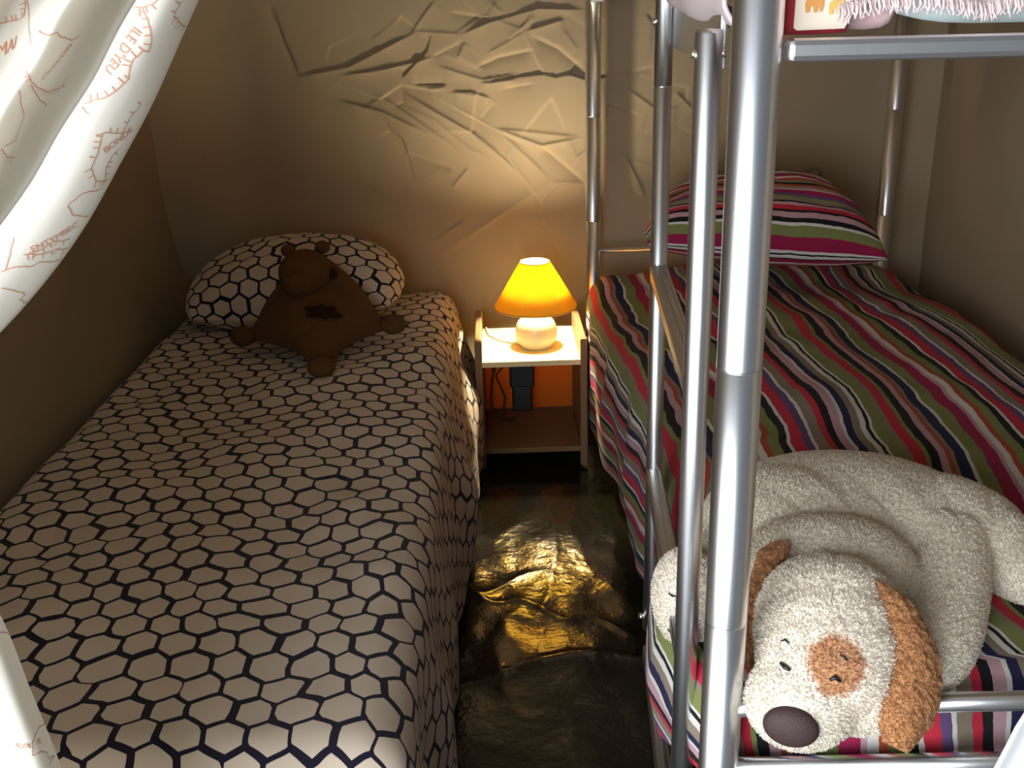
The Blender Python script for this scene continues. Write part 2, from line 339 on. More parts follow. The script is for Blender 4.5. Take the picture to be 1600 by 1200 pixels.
CURTAIN=[[(-0.1204,0.775,1.4463),(-0.1109,0.745,1.4439),(-0.1117,0.725,1.4375),(-0.1188,0.705,1.427),(-0.1289,0.7,1.419),(-0.1374,0.712,1.4169),(-0.1405,0.745,1.4245),(-0.1448,0.8,1.4361),(-0.1638,0.845,1.4383),(-0.1762,0.83,1.4286),(-0.1808,0.79,1.4161),(-0.1829,0.745,1.4036),(-0.192,0.74,1.398),(-0.2097,0.775,1.3986),(-0.239,0.8,1.3913),(-0.276,0.74,1.3596),(-0.603,0.8,1.3596),(-0.935,0.76,1.3596)],[(-0.1462,0.775,1.4056),(-0.1353,0.745,1.4036),(-0.1357,0.725,1.3992),(-0.1428,0.705,1.3921),(-0.1532,0.7,1.3868),(-0.1625,0.712,1.3856),(-0.1666,0.745,1.391),(-0.1732,0.8,1.3992),(-0.1937,0.845,1.4013),(-0.2051,0.83,1.3948),(-0.208,0.79,1.3862),(-0.2082,0.745,1.3774),(-0.2169,0.74,1.3737),(-0.2356,0.775,1.3746),(-0.265,0.8,1.3702),(-0.2981,0.74,1.3488),(-0.6141,0.8,1.3488),(-0.935,0.76,1.3488)],[(-0.1719,0.775,1.3648),(-0.1598,0.745,1.3633),(-0.1597,0.725,1.3609),(-0.1667,0.705,1.3571),(-0.1776,0.7,1.3546),(-0.1876,0.712,1.3543),(-0.1927,0.745,1.3575),(-0.2016,0.8,1.3624),(-0.2235,0.845,1.3643),(-0.234,0.83,1.361),(-0.2352,0.79,1.3562),(-0.2336,0.745,1.3512),(-0.2418,0.74,1.3494),(-0.2614,0.775,1.3506),(-0.291,0.8,1.3491),(-0.3203,0.74,1.338),(-0.6251,0.8,1.338),(-0.935,0.76,1.338)],[(-0.1976,0.775,1.3241),(-0.1842,0.745,1.323),(-0.1838,0.725,1.3225),(-0.1907,0.705,1.3222),(-0.2019,0.7,1.3224),(-0.2127,0.712,1.323),(-0.2187,0.745,1.324),(-0.23,0.8,1.3256),(-0.2533,0.845,1.3273),(-0.2629,0.83,1.3272),(-0.2624,0.79,1.3262),(-0.2589,0.745,1.3251),(-0.2667,0.74,1.3251),(-0.2872,0.775,1.3265),(-0.317,0.8,1.328),(-0.3424,0.74,1.3272),(-0.6362,0.8,1.3272),(-0.935,0.76,1.3272)],[(-0.2234,0.775,1.2834),(-0.2087,0.745,1.2827),(-0.2078,0.725,1.2842),(-0.2146,0.705,1.2873),(-0.2263,0.7,1.2902),(-0.2378,0.712,1.2917),(-0.2448,0.745,1.2904),(-0.2583,0.8,1.2888),(-0.2831,0.845,1.2903),(-0.2918,0.83,1.2934),(-0.2896,0.79,1.2963),(-0.2843,0.745,1.2989),(-0.2916,0.74,1.3008),(-0.3131,0.775,1.3025),(-0.343,0.8,1.3068),(-0.3645,0.74,1.3164),(-0.6473,0.8,1.3164),(-0.935,0.76,1.3164)],[(-0.25,0.775,1.2409),(-0.2343,0.745,1.2409),(-0.2327,0.725,1.2443),(-0.2386,0.705,1.2506),(-0.2498,0.7,1.256),(-0.2616,0.712,1.2582),(-0.2698,0.745,1.2547),(-0.2858,0.8,1.2498),(-0.3113,0.845,1.2507),(-0.3182,0.83,1.2564),(-0.3137,0.79,1.2627),(-0.306,0.745,1.2688),(-0.3123,0.74,1.2723),(-0.334,0.775,1.2737),(-0.3627,0.8,1.2798),(-0.378,0.74,1.2979),(-0.654,0.8,1.2979),(-0.935,0.76,1.2979)],[(-0.2808,0.775,1.1985),(-0.2641,0.745,1.1989),(-0.2615,0.725,1.2044),(-0.2665,0.705,1.2143),(-0.2774,0.7,1.2225),(-0.2895,0.712,1.2255),(-0.2991,0.745,1.2198),(-0.3179,0.8,1.2119),(-0.3444,0.845,1.2121),(-0.3496,0.83,1.2204),(-0.3426,0.79,1.2301),(-0.3323,0.745,1.2396),(-0.3376,0.74,1.2445),(-0.36,0.775,1.2457),(-0.3878,0.8,1.2536),(-0.3971,0.74,1.2799),(-0.6636,0.8,1.2799),(-0.935,0.76,1.2799)],[(-0.3133,0.775,1.1547),(-0.2958,0.745,1.1558),(-0.2921,0.725,1.1632),(-0.2952,0.705,1.1763),(-0.3047,0.7,1.1868),(-0.3166,0.712,1.1905),(-0.3278,0.745,1.1825),(-0.3495,0.8,1.1718),(-0.3766,0.845,1.1707),(-0.3793,0.83,1.1808),(-0.3692,0.79,1.1935),(-0.3559,0.745,1.206),(-0.3599,0.74,1.2119),(-0.3822,0.775,1.2122),(-0.4082,0.8,1.2207),(-0.4096,0.74,1.2533),(-0.6698,0.8,1.2533),(-0.935,0.76,1.2533)],[(-0.3515,0.775,1.1126),(-0.3332,0.745,1.1144),(-0.3279,0.725,1.1236),(-0.3286,0.705,1.1398),(-0.3364,0.7,1.1527),(-0.348,0.712,1.1569),(-0.361,0.745,1.1468),(-0.386,0.8,1.1335),(-0.4136,0.845,1.131),(-0.4137,0.83,1.1426),(-0.4003,0.79,1.1579),(-0.3837,0.745,1.1731),(-0.3861,0.74,1.1798),(-0.4086,0.775,1.1791),(-0.4326,0.8,1.1877),(-0.4255,0.74,1.2257),(-0.6777,0.8,1.2257),(-0.935,0.76,1.2257)],[(-0.3946,0.775,1.0723),(-0.3757,0.745,1.075),(-0.3684,0.725,1.0858),(-0.3657,0.705,1.1044),(-0.3708,0.7,1.1189),(-0.3816,0.712,1.1234),(-0.397,0.745,1.1113),(-0.4254,0.8,1.0957),(-0.4535,0.845,1.0913),(-0.4505,0.83,1.1037),(-0.4334,0.79,1.1209),(-0.413,0.745,1.1384),(-0.4137,0.74,1.1455),(-0.4362,0.775,1.1431),(-0.4578,0.8,1.1508),(-0.4411,0.74,1.192),(-0.6856,0.8,1.192),(-0.935,0.76,1.192)],[(-0.4421,0.775,1.035),(-0.423,0.745,1.0391),(-0.4132,0.725,1.0509),(-0.406,0.705,1.0705),(-0.4074,0.7,1.0854),(-0.4169,0.712,1.0893),(-0.4349,0.745,1.0756),(-0.4667,0.8,1.058),(-0.4951,0.845,1.0509),(-0.4888,0.83,1.0631),(-0.4676,0.79,1.0815),(-0.4431,0.745,1.1005),(-0.4419,0.74,1.1073),(-0.4643,0.775,1.1027),(-0.4831,0.8,1.1079),(-0.4558,0.74,1.1497),(-0.6929,0.8,1.1497),(-0.935,0.76,1.1497)],[(-0.4928,0.775,0.9997),(-0.4736,0.745,1.0057),(-0.461,0.725,1.018),(-0.4485,0.705,1.0374),(-0.4456,0.7,1.0514),(-0.4534,0.712,1.0542),(-0.4743,0.745,1.0391),(-0.5093,0.8,1.0195),(-0.5381,0.845,1.0091),(-0.5287,0.83,1.0205),(-0.5033,0.79,1.0398),(-0.4748,0.745,1.06),(-0.4717,0.74,1.0661),(-0.4941,0.775,1.0587),(-0.5102,0.8,1.0605),(-0.4725,0.74,1.1011),(-0.7012,0.8,1.1011),(-0.935,0.76,1.1011)],[(-0.4717,0.72,1.0264),(-0.487,0.74,1.0215),(-0.5025,0.76,1.0168),(-0.4782,0.72,1.0344),(-0.4938,0.74,1.0297),(-0.5094,0.76,1.0252),(-0.4847,0.72,1.0423),(-0.5004,0.74,1.0378),(-0.5162,0.76,1.0334),(-0.4912,0.72,1.0501),(-0.507,0.74,1.0458),(-0.523,0.76,1.0417),(-0.4976,0.72,1.0579),(-0.5136,0.74,1.0538),(-0.5297,0.76,1.0498),(-0.5039,0.72,1.0656),(-0.717,0.8,1.0656),(-0.935,0.76,1.0656)],[(-0.4864,0.77,0.9541),(-0.4655,0.74,0.9675),(-0.4557,0.72,0.9766),(-0.4509,0.705,0.9836),(-0.455,0.7,0.9861),(-0.462,0.705,0.984),(-0.4793,0.73,0.9728),(-0.4938,0.755,0.9615),(-0.512,0.775,0.9528),(-0.5134,0.765,0.9576),(-0.5078,0.745,0.9668),(-0.5106,0.735,0.9717),(-0.5274,0.745,0.9676),(-0.5531,0.77,0.9567),(-0.5596,0.765,0.9593),(-0.551,0.74,0.9708),(-0.7405,0.8,0.9708),(-0.935,0.76,0.9708)],[(-0.4687,0.77,0.9051),(-0.448,0.74,0.9204),(-0.4395,0.72,0.9308),(-0.4362,0.705,0.9387),(-0.4424,0.7,0.9417),(-0.4503,0.705,0.9393),(-0.4674,0.73,0.9265),(-0.4809,0.755,0.9137),(-0.5001,0.775,0.9037),(-0.5038,0.765,0.9092),(-0.5006,0.745,0.9198),(-0.5061,0.735,0.9254),(-0.5253,0.745,0.9208),(-0.5531,0.77,0.9085),(-0.5622,0.765,0.9115),(-0.5561,0.74,0.9247),(-0.743,0.8,0.9247),(-0.935,0.76,0.9247)],[(-0.452,0.77,0.853),(-0.4314,0.74,0.8703),(-0.4241,0.72,0.8821),(-0.4224,0.705,0.8911),(-0.4308,0.7,0.8944),(-0.4396,0.705,0.8918),(-0.4566,0.73,0.8774),(-0.4692,0.755,0.8628),(-0.4895,0.775,0.8515),(-0.4956,0.765,0.8578),(-0.4947,0.745,0.8699),(-0.5029,0.735,0.8763),(-0.5248,0.745,0.8711),(-0.5548,0.77,0.8572),(-0.5666,0.765,0.8608),(-0.563,0.74,0.8757),(-0.7465,0.8,0.8757),(-0.935,0.76,0.8757)],[(-0.4396,0.77,0.7958),(-0.4189,0.74,0.8153),(-0.4128,0.72,0.8286),(-0.4127,0.705,0.8388),(-0.4233,0.7,0.8427),(-0.4331,0.705,0.8397),(-0.4502,0.73,0.8234),(-0.462,0.755,0.807),(-0.4836,0.775,0.7943),(-0.4921,0.765,0.8015),(-0.4935,0.745,0.8151),(-0.5045,0.735,0.8224),(-0.5293,0.745,0.8167),(-0.5618,0.77,0.8011),(-0.5765,0.765,0.8051),(-0.5753,0.74,0.8221),(-0.7527,0.8,0.8221),(-0.935,0.76,0.8221)],[(-0.4324,0.77,0.7332),(-0.4113,0.74,0.7551),(-0.4063,0.72,0.7701),(-0.4078,0.705,0.7816),(-0.4206,0.7,0.786),(-0.4316,0.705,0.7827),(-0.4489,0.73,0.7644),(-0.46,0.755,0.7459),(-0.4831,0.775,0.7317),(-0.4941,0.765,0.7398),(-0.4979,0.745,0.7552),(-0.5118,0.735,0.7635),(-0.5396,0.745,0.7571),(-0.5749,0.77,0.7397),(-0.5925,0.765,0.7443),(-0.5937,0.74,0.7634),(-0.7619,0.8,0.7634),(-0.935,0.76,0.7634)],[(-0.4241,0.77,0.6677),(-0.4028,0.74,0.6921),(-0.3989,0.72,0.7089),(-0.402,0.705,0.7217),(-0.4173,0.7,0.7267),(-0.4294,0.705,0.723),(-0.447,0.73,0.7027),(-0.4574,0.755,0.682),(-0.4821,0.775,0.6662),(-0.4956,0.765,0.6753),(-0.5018,0.745,0.6926),(-0.5188,0.735,0.7018),(-0.5498,0.745,0.6948),(-0.588,0.77,0.6754),(-0.6087,0.765,0.6807),(-0.6125,0.74,0.702),(-0.7713,0.8,0.702),(-0.935,0.76,0.702)],[(-0.4171,0.77,0.5981),(-0.3954,0.74,0.6252),(-0.3927,0.72,0.6439),(-0.3975,0.705,0.6582),(-0.4153,0.7,0.6637),(-0.4286,0.705,0.6597),(-0.4465,0.73,0.6371),(-0.4563,0.755,0.6142),(-0.4826,0.775,0.5967),(-0.4988,0.765,0.6069),(-0.5076,0.745,0.6261),(-0.5277,0.735,0.6364),(-0.5621,0.745,0.6288),(-0.6035,0.77,0.6073),(-0.6274,0.765,0.6132),(-0.6338,0.74,0.637),(-0.7819,0.8,0.637),(-0.935,0.76,0.637)],[(-0.4124,0.77,0.5238),(-0.3902,0.74,0.5538),(-0.3886,0.72,0.5744),(-0.3952,0.705,0.5903),(-0.4156,0.7,0.5965),(-0.4303,0.705,0.5921),(-0.4486,0.73,0.5671),(-0.4577,0.755,0.5417),(-0.4859,0.775,0.5225),(-0.5049,0.765,0.5338),(-0.5164,0.745,0.5551),(-0.5398,0.735,0.5667),(-0.5778,0.745,0.5583),(-0.6225,0.77,0.5347),(-0.6498,0.765,0.5413),(-0.6589,0.74,0.5676),(-0.7945,0.8,0.5676),(-0.935,0.76,0.5676)],[(-0.3724,0.77,0.42),(-0.3502,0.74,0.42),(-0.3486,0.72,0.42),(-0.3552,0.705,0.42),(-0.3756,0.7,0.42),(-0.3903,0.705,0.42),(-0.4086,0.73,0.42),(-0.4177,0.755,0.42),(-0.4739,0.775,0.42),(-0.4929,0.765,0.42),(-0.5044,0.745,0.42),(-0.5278,0.735,0.42),(-0.5658,0.745,0.42),(-0.6105,0.77,0.42),(-0.6378,0.765,0.42),(-0.6469,0.74,0.42),(-0.7885,0.8,0.42),(-0.935,0.76,0.42)],[(-0.3624,0.77,0.05),(-0.3402,0.74,0.05),(-0.3386,0.72,0.05),(-0.3452,0.705,0.05),(-0.3656,0.7,0.05),(-0.3803,0.705,0.05),(-0.3986,0.73,0.05),(-0.4077,0.755,0.05),(-0.4709,0.775,0.05),(-0.4899,0.765,0.05),(-0.5014,0.745,0.05),(-0.5248,0.735,0.05),(-0.5628,0.745,0.05),(-0.6075,0.77,0.05),(-0.6348,0.765,0.05),(-0.6439,0.74,0.05),(-0.787,0.8,0.05),(-0.935,0.76,0.05)]]
MAP_LINES=[(1,[(0.2688,0.1667),(0.2438,0.1667),(0.2125,0.175),(0.1969,0.1806),(0.1781,0.1889),(0.1719,0.1972),(0.1875,0.1972),(0.2,0.2056),(0.2,0.2111),(0.1906,0.2194),(0.2,0.2278),(0.2125,0.2361),(0.2375,0.2417),(0.2594,0.2472)]),(1,[(0.2438,0.1667),(0.2219,0.1639),(0.2125,0.1583)]),(1,[(0.15,0.1583),(0.1531,0.1639),(0.1531,0.1694),(0.1125,0.175),(0.0875,0.175)]),(1,[(0.1312,0.2333),(0.1406,0.2444),(0.1375,0.2556),(0.1812,0.2611),(0.1781,0.2639),(0.1656,0.275),(0.1625,0.2861),(0.1375,0.2917),(0.1094,0.2889),(0.1312,0.2806),(0.1312,0.2722),(0.125,0.2667)]),(0,[(0.1156,0.2889),(0.1094,0.2944),(0.15,0.3028),(0.1656,0.3139),(0.1656,0.3167),(0.1469,0.3194),(0.0969,0.3139)]),(1,[(0.1781,0.3583),(0.1625,0.3528),(0.1469,0.3417),(0.1125,0.3333)]),(1,[(0.1844,0.3611),(0.15,0.3528),(0.1312,0.3444),(0.0938,0.3389)]),(0,[(0.2,0.3806),(0.1844,0.3722),(0.1531,0.3639),(0.1469,0.3583),(0.0875,0.3472)]),(0,[(0.225,0.3556),(0.2094,0.3667),(0.1938,0.3778)]),(0,[(0.175,0.3889),(0.1469,0.3833),(0.1188,0.3806),(0.1219,0.3861),(0.0625,0.3806)]),(0,[(0.2625,0.25),(0.2281,0.2528)]),(1,[(0.8125,0.175),(0.7969,0.1917),(0.8031,0.1972),(0.8125,0.2),(0.8281,0.2056)]),(0,[(0.7312,0.2028),(0.6781,0.2056),(0.6594,0.2),(0.6312,0.2028),(0.6188,0.2028),(0.5906,0.2028),(0.575,0.1972)]),(1,[(0.6906,0.2417),(0.65,0.2472),(0.6156,0.25),(0.575,0.25),(0.5469,0.2417),(0.5469,0.2333)]),(0,[(0.6406,0.25),(0.5906,0.2583),(0.5562,0.2611)]),(0,[(0.6688,0.2583),(0.6281,0.2694),(0.6031,0.275),(0.5969,0.2861),(0.5906,0.2972),(0.6188,0.3056)]),(1,[(0.625,0.3083),(0.5938,0.3111),(0.5656,0.3083)]),(0,[(0.8094,0.175),(0.7688,0.2056),(0.7406,0.2194)]),(0,[(0.0688,0.7972),(0.1125,0.8),(0.1469,0.8056),(0.1688,0.8111),(0.1844,0.8222),(0.1781,0.8222),(0.1531,0.8194),(0.125,0.8194),(0.125,0.825),(0.0875,0.8222)]),(0,[(0.0969,0.8222),(0.1375,0.8306)]),(0,[(0.1312,0.7278),(0.0875,0.7278),(0.0562,0.7306)])]
MAP_TEXT=[("ILE D'YEU", 0.011, (0.2219, 0.1833), (0.2469, 0.2194)), ('ENTYMBEC', 0.009, (0.1781, 0.3556), (0.1219, 0.3222)), ('OLANAMA', 0.009, (0.6219, 0.2417), (0.5906, 0.2056)), ('MAI', 0.012, (0.8125, 0.2333), (0.7875, 0.2194)), ('AUX PIE', 0.008, (0.2188, 0.8139), (0.1344, 0.8111)), ('BONDE', 0.009, (0.1562, 0.2722), (0.1188, 0.25))]

# ------------------------------------------------------------------ tent shell
XL, XR, YB, YF, ZC = -.975, 1.34, 3.20, .45, 2.05
def creased_wall():
    xs = np.concatenate([np.arange(XL-.02, -.62, .008), np.arange(-.62, .62, .0032), np.arange(.62, XR+.021, .008)]); zs = np.concatenate([np.arange(0, .62, .008), np.arange(.62, 1.42, .0032), np.arange(1.42, ZC+.008, .008)])
    X, Z = np.meshgrid(xs, zs); D = .010*fbm(X*1.7, Z*1.3, 2, 1)
    reg = np.exp(-(((X-.10)/.62)**2+((Z-1.08)/.42)**2)**2)
    # facets: soft voronoi planes inside the wrinkled zone
    rs = np.random.RandomState(11); cx = rs.uniform(-.6, .8, 60); cz = rs.uniform(.6, 1.5, 60); sl = rs.normal(0, .05, (60, 2))
    d2 = (X[..., None]-cx)**2*1.0+(Z[..., None]-cz)**2*1.8
    w = np.exp(-(d2-d2.min(-1, keepdims=True))/.0004); w /= w.sum(-1, keepdims=True)
    fac = (w*(sl[:, 0]*(X[..., None]-cx)+sl[:, 1]*(Z[..., None]-cz))).sum(-1)
    D += reg*fac*.55
    for ci, pl in enumerate(CREASES):
        amp = CREASE_A*(1+.45*math.sin(ci*2.7)); sg = 1 if ci % 3 else -1
        best = np.full(X.shape, 9.0); sd = np.zeros(X.shape); tt = np.zeros(X.shape)
        L = sum(math.hypot(b[0]-a[0], b[1]-a[1]) for a, b in zip(pl, pl[1:])); acc = 0
        for a, b in zip(pl, pl[1:]):
            ax, az = a; ux, uz = b[0]-ax, b[1]-az; l = math.hypot(ux, uz)
            t_ = np.clip(((X-ax)*ux+(Z-az)*uz)/l**2, 0, 1)
            ex = X-ax-t_*ux; ez = Z-az-t_*uz; d = np.hypot(ex, ez); s_ = np.sign(ux*ez-uz*ex)
            k = d < best; best = np.where(k, d, best); sd = np.where(k, s_, sd); tt = np.where(k, (acc+t_*l)/L, tt); acc += l
        taper = np.clip(np.minimum(tt, 1-tt)*6+.15, 0, 1)
        wd = np.where(sd > 0, .004, .020)
        D += amp*sg*taper*np.exp(-best/wd)*min(1, L/.12)
    D += .20*np.clip((-.70-X)/.26, 0, 1.1)**2.2*np.clip((Z-.48)/.35, 0, 1)**.7+.10*np.clip((X-1.16)/.18, 0, 1.1)**2
    P = np.stack([X, YB-D, Z], -1)
    return grid('wall_back', P, canvas)
struct(creased_wall())
def side_wall(name, x, sgn):
    ys = np.arange(YF, YB+.03, .02); zs = np.arange(0, ZC+.01, .02); Y, Z = np.meshgrid(ys, zs)
    D = .012*fbm(Y*1.5, Z*1.2, 3, 5+sgn)+.006*np.sin(Y*5+fbm(Y, Z*2, 2, 9)*3)*np.exp(-((Y-2.2)/1.2)**2)
    return struct(grid(name, np.stack([x+sgn*(-abs(D)*.8), Y, Z], -1), canvas))
side_wall('wall_left', XL, -1); side_wall('wall_right', XR, 1)
xs = np.arange(XL-.02, XR+.03, .05); ys = np.arange(YF-.1, YB+.03, .05); X, Y = np.meshgrid(xs, ys)
struct(grid('ceiling', np.stack([X, Y, ZC+.02*fbm(X*2, Y*2, 2, 4)], -1), canvas))
# front canvas either side of the doorway the photograph is taken from
struct(MB().box((FRONT_R, YF-.03, 0), (XR+.03, YF-.01, ZC), 0).build('wall_front', canvas))
def groundsheet():
    xs = np.concatenate([np.arange(XL-.02, -.16, .06), np.arange(-.16, .36, .006), np.arange(.36, XR+.05, .06)])
    ys = np.concatenate([np.arange(-.6, 1.2, .05), np.arange(1.2, 3.0, .006), np.arange(3.0, YB+.05, .05)])
    X, Y = np.meshgrid(xs, ys)
    z = .006*fbm(X*4, Y*3, 2, 2)+.0045*(1-np.abs(fbm(X*9+Y*2.2, Y*5-X*3, 2, 6)))*np.exp(-((Y-2.0)/.55)**2)
    z += .007*np.exp(-np.abs(Y-1.78-.05*np.sin(X*9))/.02)+.0018*np.exp(-np.abs(X-.10-.03*np.sin(Y*6))/.015)
    z += .005*np.exp(-np.abs((Y-2.12)-.45*(X+.02)-.02*np.sin(X*30))/.018)*np.clip((.12-X)*8, 0, 1)
    z += .004*np.exp(-np.abs((Y-1.95)+.5*(X-.2)-.02*np.sin(X*40))/.014)
    e = np.clip((np.minimum(np.minimum(X-XL, XR-X), YB-Y))*8, 0, 1)
    return struct(grid('floor', np.stack([X, Y, np.maximum(z*e-.008, -.02)], -1), floor_m))
groundsheet()

# ------------------------------------------------------------------ left single bed and its bedding
bed = thing('single_bed', 'low single bed hidden under the navy and cream hexagon cover', 'bed', (-.53, 2.0, 0))
MB().box((-.915, 1.07, .20), (-.15, 3.02, .425), .04).build('mattress', cloth('mattress_ticking', (.6, .58, .52), 0), bed)
MB().box((-.90, 1.09, .14), (-.16, 3.00, .20), .005).build('bed_base', wood, bed)
for x in (-.86, -.20):
    for y in (1.14, 2.94): MB().box((x-.025, y-.025, 0), (x+.025, y+.025, .14), .004).build('leg', wood, bed)

def duvet():
    cross = [(-.945, .16), (-.945, .38)]+arc(-.89, .40, .055, 180, 90)+[(-.5, .464), (-.20, .458)]+arc(-.195, .388, .07, 88, 8)+[(-.112, .30), (-.096, .2), (-.10, .02)]
    C, s = poly_prof(cross, .008)
    foot = [(.985, .04), (.99, .38)]+arc(1.05, .395, .06, 180, 90)+[(3.06, .455), (3.09, .43)]
    Fp, tt = poly_prof(foot, .009)
    S, T = np.meshgrid(s, tt)
    X = np.broadcast_to(C[:, 0], S.shape).copy(); Y = np.broadcast_to(Fp[:, 0][:, None], S.shape).copy()
    zx = C[:, 1]-.455; zy = Fp[:, 1]-.455
    Z = .455+zx[None, :]+zy[:, None]
    top = np.clip(1+np.minimum(zx[None, :], zy[:, None])/.05, 0, 1)
    Z += top*(.010*fbm(X*3.2, Y*2.6, 2, 3)+.005*(fbm(X*9, Y*6, 2, 8)))
    Z += .02*np.exp(-((X+.18)/.10)**2-((Y-2.93)/.13)**2)
    Z -= .012*np.exp(-((X+.36)/.20)**2-((Y-2.62)/.12)**2)
    side = np.clip((X+.15)/.05, 0, 1)*np.clip((.44-Z)/.2, 0, 1)
    X += side*(.012*np.sin(Y*9+1.5*fbm(Y*2, Z*2, 2, 4))+.008*np.sin(Y*23+Z*6)+.010)
    X += side*(.022*np.exp(-((Y-2.65)/.35)**2)-.026*np.clip((2.2-Y)/.6, 0, 1))
    front = np.clip((1.04-Y)/.05, 0, 1)*np.clip((.44-Z)/.2, 0, 1)
    Y -= front*(.012*np.sin(X*14)+.006)
    Z = np.maximum(Z, .012)
    UV = np.stack([S*(1+.0)+.010*fbm(X*6, Y*6, 2, 12), T+.012*fbm(X*5, Y*5, 2, 13)], -1)
    return grid('bed_cover', np.stack([X, Y, Z], -1), hexm, uv=UV, solid=.010, loc=(-.5, 2.0, .45))
tag(duvet(), 'cream hexagon patterned navy cover spread over the left single bed', 'bed cover')

def pillow4(name, m_, FL, FR, BR, BL, T, uvs, swap=False, pinch=.03, p=2.6, parent=None, n=56, wr=.004, seed=0, rnd=0):
    u = np.linspace(-1, 1, n); U, V = np.meshgrid(u, u)
    FL, FR, BR, BL = [np.array(q, float) for q in (FL, FR, BR, BL)]
    a = U*(1-pinch*(1-V**2))*np.sqrt(1-rnd*V**2); b = V*(1-pinch*(1-U**2))*np.sqrt(1-rnd*U**2)
    w = lambda s, t_: ((1+s*a)*(1+t_*b)/4)[..., None]
    base = w(-1, -1)*FL+w(1, -1)*FR+w(1, 1)*BR+w(-1, 1)*BL
    N = np.cross(FR-FL+BR-BL, BL-FL+BR-FR); N /= np.linalg.norm(N)
    h = T*np.sqrt(np.clip(1-np.abs(U)**p, 0, 1))*np.sqrt(np.clip(1-np.abs(V)**p, 0, 1))
    h = h+wr*fbm(U*3+seed, V*3, 3, seed)*np.clip(h/T*2, 0, 1)
    topP = base+N*h[..., None]; bot = (base-N*(h*.8)[..., None])
    ring = np.concatenate([topP, bot[::-1]], 0)
    lx = np.linalg.norm(FR-FL); ly = np.linalg.norm(BL-FL)
    cum = lambda A: np.r_[0, np.cumsum(np.linalg.norm(np.diff(A, axis=0), axis=1))]
    cv = (cum(topP[:, n//2])+cum(topP[:, n//4])+cum(topP[:, 3*n//4]))/3; cu_ = (cum(topP[n//2])+cum(topP[n//4])+cum(topP[3*n//4]))/3
    TU, TV = np.meshgrid(cu_, cv); tu = np.stack([TU, TV], -1)
    UVs = np.concatenate([tu, np.stack([TU, -TV], -1)[::-1]], 0)*1.0+uvs
    c = tuple(base.mean((0, 1)))
    return grid(name, ring, m_, parent, uv=UVs, loc=c if parent is None else None)
tag(pillow4('pillow', hexm, (-.90, 2.66, .50), (-.245, 2.70, .51), (-.30, 3.06, .605), (-.82, 3.06, .60), .118, (3.1, 5.2), seed=2, p=2.2, pinch=-.02, rnd=.30),
    'plump hexagon patterned pillow at the head of the left bed', 'pillow')

# brown comforter toy lying on the pillow
def brown_toy():
    loc = (-.46, 2.6, .5)
    th = thing('comforter_toy', 'brown plush comforter toy sprawled on the hexagon pillow', 'soft toy', loc)
    fb = fleece('brown_plush', (.13, .062, .022), (.085, .038, .012), bs=220, sheen=.02)
    fbd = fleece('dark_brown_plush', (.035, .014, .007), (.02, .01, .005), bs=220, sheen=0)
    # diamond cloth body, corners drawn out
    n = 60; u = np.linspace(-1, 1, n); U, V = np.meshgrid(u, u)
    L, Rr, Tp, Bt = [np.array(q) for q in ((-.655, 2.52, .500), (-.275, 2.56, .505), (-.50, 2.80, .655), (-.425, 2.32, .478))]
    a = (U+1)/2; b = (V+1)/2
    base = ((1-a)*(1-b))[..., None]*Bt+(a*(1-b))[..., None]*Rr+((1-a)*b)[..., None]*L+(a*b)[..., None]*Tp
    pin = (1-U**2)*(1-V**2)
    ctr = np.array((-.47, 2.57, .535))
    base = base+(ctr-base)*(-.16*np.tanh((U+V)*2.5-.8)*((1-U**2)+(1-V**2)-pin*2))[..., None]
    h = .045*np.sqrt(np.clip(1-U**4, 0, 1)*np.clip(1-V**4, 0, 1))+.008*fbm(U*3, V*3, 2, 3)*pin
    Nn = np.array((.0, -.42, .9)); lift = (.035*pin)[..., None]*Nn
    P = np.concatenate([base+lift+Nn*h[..., None], (base+lift-Nn*(h*.4)[..., None])[::-1]], 0)
    grid('body', P, fb, th)
    for q, sx in (((-.652, 2.51, .512), 1), ((-.272, 2.55, .518), 1), ((-.425, 2.315, .490), 1)):
        MB().ellip(q, (.034, .034, .026)).build('paw', fb, th)
    hd = MB().ellip((-.495, 2.60, .650), (.070, .060, .062)).ellip((-.502, 2.56, .633), (.046, .040, .038)).build('head', fb, th)
    e1 = MB().ellip((-.452, 2.645, .706), (.020, .012, .018)).build('ear', fb, hd)
    e2 = MB().ellip((-.542, 2.645, .700), (.020, .012, .018)).build('ear', fb, hd)
    MB().ellip((-.424, 2.59, .648), (.014, .013, .015)).build('nose', fbd, hd)
    # dark star-like patch stitched on the body
    bvh = BVHTree.FromPolygons([tuple(p) for p in P.reshape(-1, 3)], [], epsilon=0) if False else None
    pts = []; K = 14
    for k in range(K):
        an = 2*pi*k/K; r_ = (.040, .024, .034, .02, .03, .026, .045, .03, .036, .03, .024, .03, .022, .03)[k]
        pts.append((r_*1.25*cos(an), r_*sin(an)))
    me = bpy.data.meshes['body']; bv = BVHTree.FromPolygons([v.co.copy() for v in me.vertices], [p_.vertices[:] for p_ in me.polygons])
    mb = MB(); vs = []
    C = Vector((-.435, 2.475, .56))
    for lay in (1.0, .55):
        for x, y in pts:
            q = C+Vector((x*lay, y*lay*1.05, y*lay*.45)); hit = bv.ray_cast(q+Vector((0, -.3, .6)), Vector((0, .3, -.6)).normalized())
            vs.append(hit[0]+hit[1]*.004 if hit[0] else q)
    hit = bv.ray_cast(C+Vector((0, -.3, .6)), Vector((0, .3, -.6)).normalized()); vs.append((hit[0]+hit[1]*.006) if hit[0] else C)
    fs = [(k, (k+1) % K, K+(k+1) % K, K+k) for k in range(K)]+[(K+k, K+(k+1) % K, 2*K) for k in range(K)]
    mb.add(vs, fs); tag(mb.build('patch', fbd, th), 'dark stitched patch')
brown_toy()

